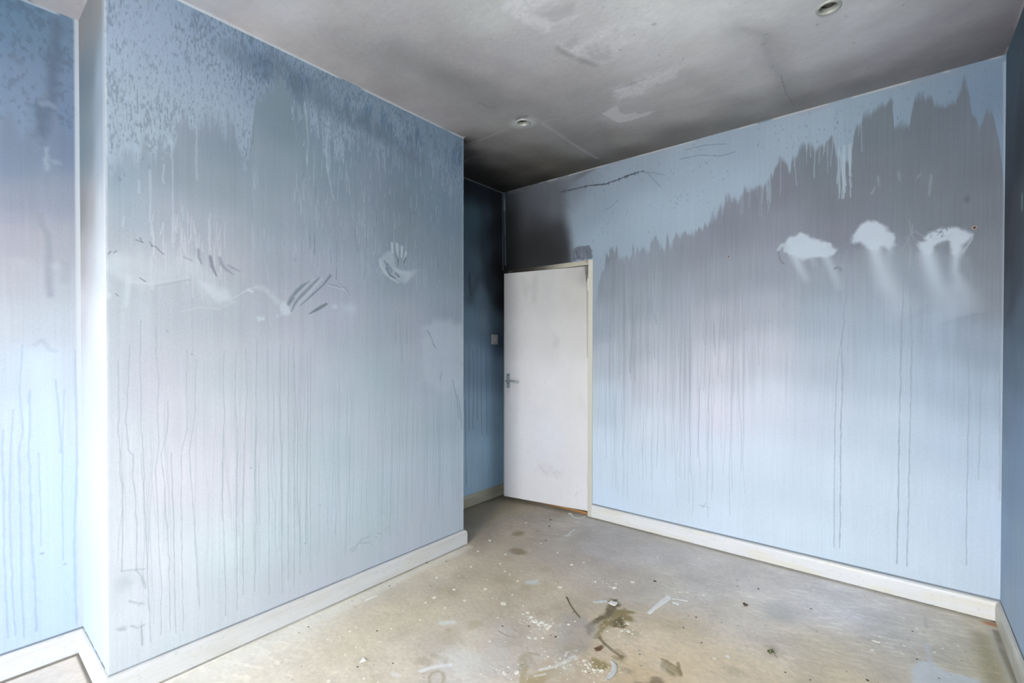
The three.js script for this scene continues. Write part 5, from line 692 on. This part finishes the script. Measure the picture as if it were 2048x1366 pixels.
function ribbonThing(name, label, category, list, material, lift = 0.0014, group) {  // list: [u, v, width] on the floor
  const x0 = FX(list[0][0]), z0 = FZ(list[0][1]);
  const curve = new THREE.CatmullRomCurve3(list.map((p) => V3(FX(p[0]) - x0, 0, FZ(p[1]) - z0))), n = 14, pts = [];
  for (let k = 0; k <= n; k++) { const q = curve.getPoint(k / n), f = (k / n) * (list.length - 1), i = Math.min(list.length - 2, f | 0); pts.push([q.x, q.z, lift + 0.002 * noise(k * 0.6, x0 * 50, 9), lerp(list[i][2], list[i + 1][2], f - i) * (0.85 + 0.3 * noise(k * 0.9, z0 * 40, 8))]); }
  const m = new THREE.Mesh(ribbon(pts), material); m.name = numbered(name); m.position.set(x0, 0, z0); m.userData = { label, category }; if (group) m.userData.group = group; scene.add(shade(m)); return m;
}
ribbonThing('paper_scrap', 'long white torn strip, the biggest scrap on the floor', 'scrap', [[1.959,2.507,.0197],[1.964,2.587,.0277],[1.972,2.66,.0335],[1.979,2.71,.0339],[1.973,2.738,.0211]], scrapM);
ribbonThing('paper_scrap', 'thin white strip forking right from the end of the long torn strip', 'scrap', [[1.995,2.717,.013],[2.019,2.73,.0078],[2.046,2.74,.0181],[2.069,2.747,.0129]], scrapM);
ribbonThing('paper_scrap', 'small white oval scrap below the forked strip', 'scrap', [[2.013,2.682,.0179],[2.029,2.688,.0256],[2.049,2.681,.0203]], scrapM);
ribbonThing('paper_scrap', 'curled white strip at the bottom edge beside the dark stains', 'scrap', [[1.979,2.075,.0104],[2.003,2.059,.0185],[2.02,2.026,.0222],[2.024,1.992,.0219],[2.02,1.962,.0158]], greyM);
ribbonThing('paper_scrap', 'greyish white ragged scrap left of the dark spill', 'scrap', [[1.696,2.426,.0154],[1.713,2.447,.0257],[1.731,2.468,.0309],[1.743,2.484,.0232]], greyM);
ribbonThing('paper_scrap', 'curved pale shaving on the floor by the foot of the door frame', 'scrap', [[.922,3.444,.0157],[.969,3.412,.0193],[1.011,3.418,.0192],[1.024,3.485,.0156]], greyM);
ribbonThing('paper_scrap', 'pale scrap with a tail on the floor in front of the door', 'scrap', [[1.116,3.065,.0313],[1.125,3.096,.028],[1.112,3.143,.0177],[1.104,3.209,.0144]], greyM);
ribbonThing('paper_scrap', 'pale yellow lengthwise splinter near the right skirting', 'scrap', [[2.819,2.942,.0134],[2.832,2.939,.0133],[2.845,2.945,.0089]], chipM);
ribbonThing('twig', 'thin dry twig left of the dark spill', 'twig', [[1.564,2.381,.0079],[1.618,2.331,.0051],[1.671,2.293,.0049],[1.717,2.263,.0036]], twigM, 0.003);
function lone(name, label, category, geometry, material, at, size, turn, flat = 1) { const m = new THREE.Mesh(geometry, material); m.name = numbered(name); m.position.set(FX(at[0]), 0.0006, FZ(at[1])); m.scale.set(size, size * flat, size); m.rotation.y = turn; m.userData = { label, category }; scene.add(shade(m)); return m; }
{ // a crumpled green leaf
  const t = thing('dry_leaf', 'small crumpled green leaf alone on the grey floor at the right', 'leaf'); t.position.set(FX(2.49), 0.001, FZ(2.546));
  const blade = (s, a) => { const g = new THREE.PlaneGeometry(0.034, 0.02, 8, 4).rotateX(-Math.PI / 2), p = g.attributes.position; for (let i = 0; i < p.count; i++) { const x = p.getX(i) / 0.017; p.setZ(i, p.getZ(i) * (1 - 0.85 * x * x)); p.setY(i, 0.006 + 0.010 * Math.abs(p.getZ(i)) / 0.01 * (1 - 0.5 * x) + 0.004 * Math.sin(x * 5 + s)); } g.computeVertexNormals(); return g.rotateY(a); };
  part(t, 'leaf_blade', blade(0, 0.5), leafM); part(t, 'leaf_blade', blade(2, 2.2).scale(0.7, 1.1, 0.7).translate(-0.008, 0, 0.004), leafPale, 'paler folded half'); part(t, 'stem', new THREE.TubeGeometry(new THREE.CatmullRomCurve3([V3(0.012, 0.004, 0.004), V3(0.02, 0.003, 0.008), V3(0.026, 0.0015, 0.007)]), 8, 0.0011, 6), twigM); shade(t);
}
lone('leaf_fragment', 'dark brown shrivelled leaf piece lower left of the spill', 'leaf', flake(8, 31, 1.1, 0.5), brownM, [[1.903,2.102]][0], 0.042, 0.9);
lone('crumb', 'dark oblong crumb on the grey floor below the back skirting', 'crumb', flake(8, 32, 0.6, 0.45), darkM, [[2.309,2.889]][0], 0.034, 2.6, 2.2);
lone('paint_splat', 'star-shaped white splat of paint at the top of the dark spill', 'paint chip', flake(11, 33, 0.2, 0.9), scrapM, [[1.78,2.483]][0], 0.052, 0.4, 0.4);
lone('paint_flake', 'three-cornered white paint flake alone near the chimney breast skirting', 'paint chip', flake(3, 34, 0.5), scrapM, [[1.186,1.415]][0], 0.030, 0.3);
// chips of paint and plaster one can count: [u, v, size]
const chips = [
  ['paint_chip', chipM, 'pale chip of paint lying loose on the bare floor', 'pale paint chips on the floor', [[.933,1.399,.0112],[.947,1.533,.0117],[.957,1.496,.0115],[.943,1.365,.0132],[1.282,1.359,.0118],[1.086,1.628,.0093],[1.009,1.759,.0099],[1.054,2.06,.0162],[1.036,1.877,.0154],[1.177,2.017,.0155],[1.033,1.937,.0183],[1.085,1.446,.0109],[1.185,1.264,.0157],[.768,2.667,.0203],[.82,2.495,.0161],[.936,2.311,.0149],[.88,2.09,.0227],[1.181,2.172,.0162],[1.409,2.01,.0121],[1.349,2.122,.0281],[1.481,2.446,.0218],[1.6,2.623,.0223],[1.711,2.629,.0245],[1.917,2.363,.0189],[1.95,2.309,.0184],[1.922,2.296,.0138],[1.714,2.223,.0119],[1.706,2.179,.0141],[1.624,1.982,.0203],[1.647,1.996,.0157],[1.67,2.019,.0135],[1.502,1.849,.0133],[1.495,2.136,.0173],[1.486,2.112,.0147],[1.534,2.118,.017],[1.567,2.101,.0263],[1.594,2.092,.0236],[1.6,2.113,.0214],[1.624,2.111,.0236],[1.647,2.094,.0186],[1.645,2.113,.0164],[1.69,1.731,.016],[1.723,1.766,.0201],[1.953,1.978,.0182],[1.935,1.949,.0121],[1.981,1.998,.0121],[2.309,2.363,.0126],[2.35,2.41,.019],[2.036,2.836,.016],[2.005,2.81,.016],[1.954,3.29,.0155],[1.745,3.145,.0156],[1.385,2.715,.0211],[1.427,2.784,.0152],[2.31,2.365,.0126],[2.556,3.298,.0135],[2.501,3.308,.0165],[2.527,3.323,.0137],[2.768,3.261,.0127],[2.928,3.255,.0121],[2.844,2.996,.0136],[2.822,2.854,.0173],[2.928,2.981,.011],[2.922,2.906,.0128],[2.985,3.136,.0114],[3.028,3.007,.0107],[3.057,3.065,.0109],[2.974,3.182,.014],[.754,3.085,.0224],[.904,3.458,.0316],[.76,2.671,.017],[.817,2.493,.0129],[.984,2.573,.0158],[1.059,2.854,.0167],[1.226,2.801,.0128],[1.895,2.002,.0125],[1.914,1.985,.0124],[1.93,1.975,.0102],[1.81,1.949,.0105],[1.968,2.304,.0114],[2.111,2.864,.0132],[1.699,2.676,.0139],[1.762,2.75,.0223],[1.179,2.383,.0115],[1.26,2.351,.014],[1.129,2.397,.0117],[1.269,2.131,.0105],[1.044,2.451,.0121],[.961,2.187,.0115],[1.148,1.908,.01],[1.133,1.76,.0096],[1.13,1.537,.0111],[1.091,1.39,.0085],[1.119,2.257,.0113],[1.33,2.221,.0106]]],
  ['grit', darkM, 'dark speck of grit lying on the bare floor', 'dark grit on the floor', [[2.133,2.5,.014],[2.234,2.438,.0155],[2.15,2.625,.0145],[2.119,2.616,.0122],[2.057,2.19,.0107],[1.711,2.063,.0158],[1.689,2.059,.0114],[1.854,2.841,.0252],[1.441,2.485,.0139],[2.556,2.455,.0121],[2.321,3.118,.0163],[2.226,3.075,.0165],[2.969,2.899,.0126],[3.033,2.803,.0138],[2.57,3.068,.015],[2.234,2.438,.0111],[2.747,2.62,.0101],[.86,3.252,.0267],[.929,3.139,.0367],[.893,2.951,.0141],[1.05,1.577,.0138],[1.293,1.486,.0145],[1.199,1.381,.0123],[.923,2.008,.0165],[.749,1.865,.0137],[.776,1.392,.0117],[.787,1.341,.0114],[.691,2.177,.0182],[.769,2.268,.0214],[1.053,2.913,.0204],[1.668,2.284,.0099],[2.64,2.469,.0138],[2.815,2.609,.0177],[2.959,3.144,.0161],[1.473,1.972,.0141],[1.569,2.051,.0141],[1.7,2.007,.0089]]],
];
for (const [name, m, label, group, list] of chips) {
  const proto = flakes.map((g) => { const q = new THREE.Mesh(g, m); q.castShadow = q.receiveShadow = true; return q; });
  list.forEach(([u, v, s], k) => { const c = proto[k % 5].clone(); c.name = numbered(name); c.position.set(FX(u), 0.0006, FZ(v)); { const q = s * (name === 'grit' ? 0.85 : 1.35); c.scale.set(q, q * 0.4, q); }; c.rotation.y = hash(k, 3, 7) * 6.28; c.userData = { label, category: name === 'grit' ? 'grit' : 'paint chip', group }; scene.add(c); });
}
{ // the finest dust of flakes, past counting
  const n = 900, im = new THREE.InstancedMesh(flakes[1], chipM, n), M = new THREE.Matrix4(), q = new THREE.Quaternion(), e = new THREE.Euler(), col = new THREE.Color();
  let k = 0, guard = 0;
  const spots = [[1.581,2.102],[1.927,1.996],[1.98,1.982],[1.259,2.162],[1.08,1.469],[1.611,2.101],[1.933,2.304],[1.83,1.957],[2.356,2.35],[2.914,2.979]];
  while (k < n && guard++ < 40000) {
    let x, z; if (rnd() < 0.4) { const s = spots[(rnd() * spots.length) | 0], r = 0.16 * Math.sqrt(rnd()) * rnd(), a = rnd() * 6.28; x = FX(s[0]) + r * Math.cos(a) * 1.4; z = FZ(s[1]) + r * Math.sin(a); } else { x = between(-2.1, 0.3); z = between(-3.1, -0.8); if (fbm(x * 3 + 9, z * 3 + 9, 77, 2) < 0.47) continue; }
    if (x < XC + 0.03 || z < ZB + 0.03 || x > XR - 0.03) continue;
    const s = between(0.0025, 0.0065); M.compose(V3(x, 0.0004, z), q.setFromEuler(e.set(0, rnd() * 6.28, 0)), V3(s, s * 0.4, s)); im.setMatrixAt(k, M); col.set(rnd() < 0.7 ? '#ffffff' : '#b5ad98'); im.setColorAt(k, col); k++;
  }
  im.count = k; im.name = 'paint_dust'; im.userData = { kind: 'stuff', label: 'fine pale crumbs of paint scattered over the bare floor', category: 'paint dust' }; im.castShadow = im.receiveShadow = true; scene.add(im);
}

renderer.render(scene, camera);
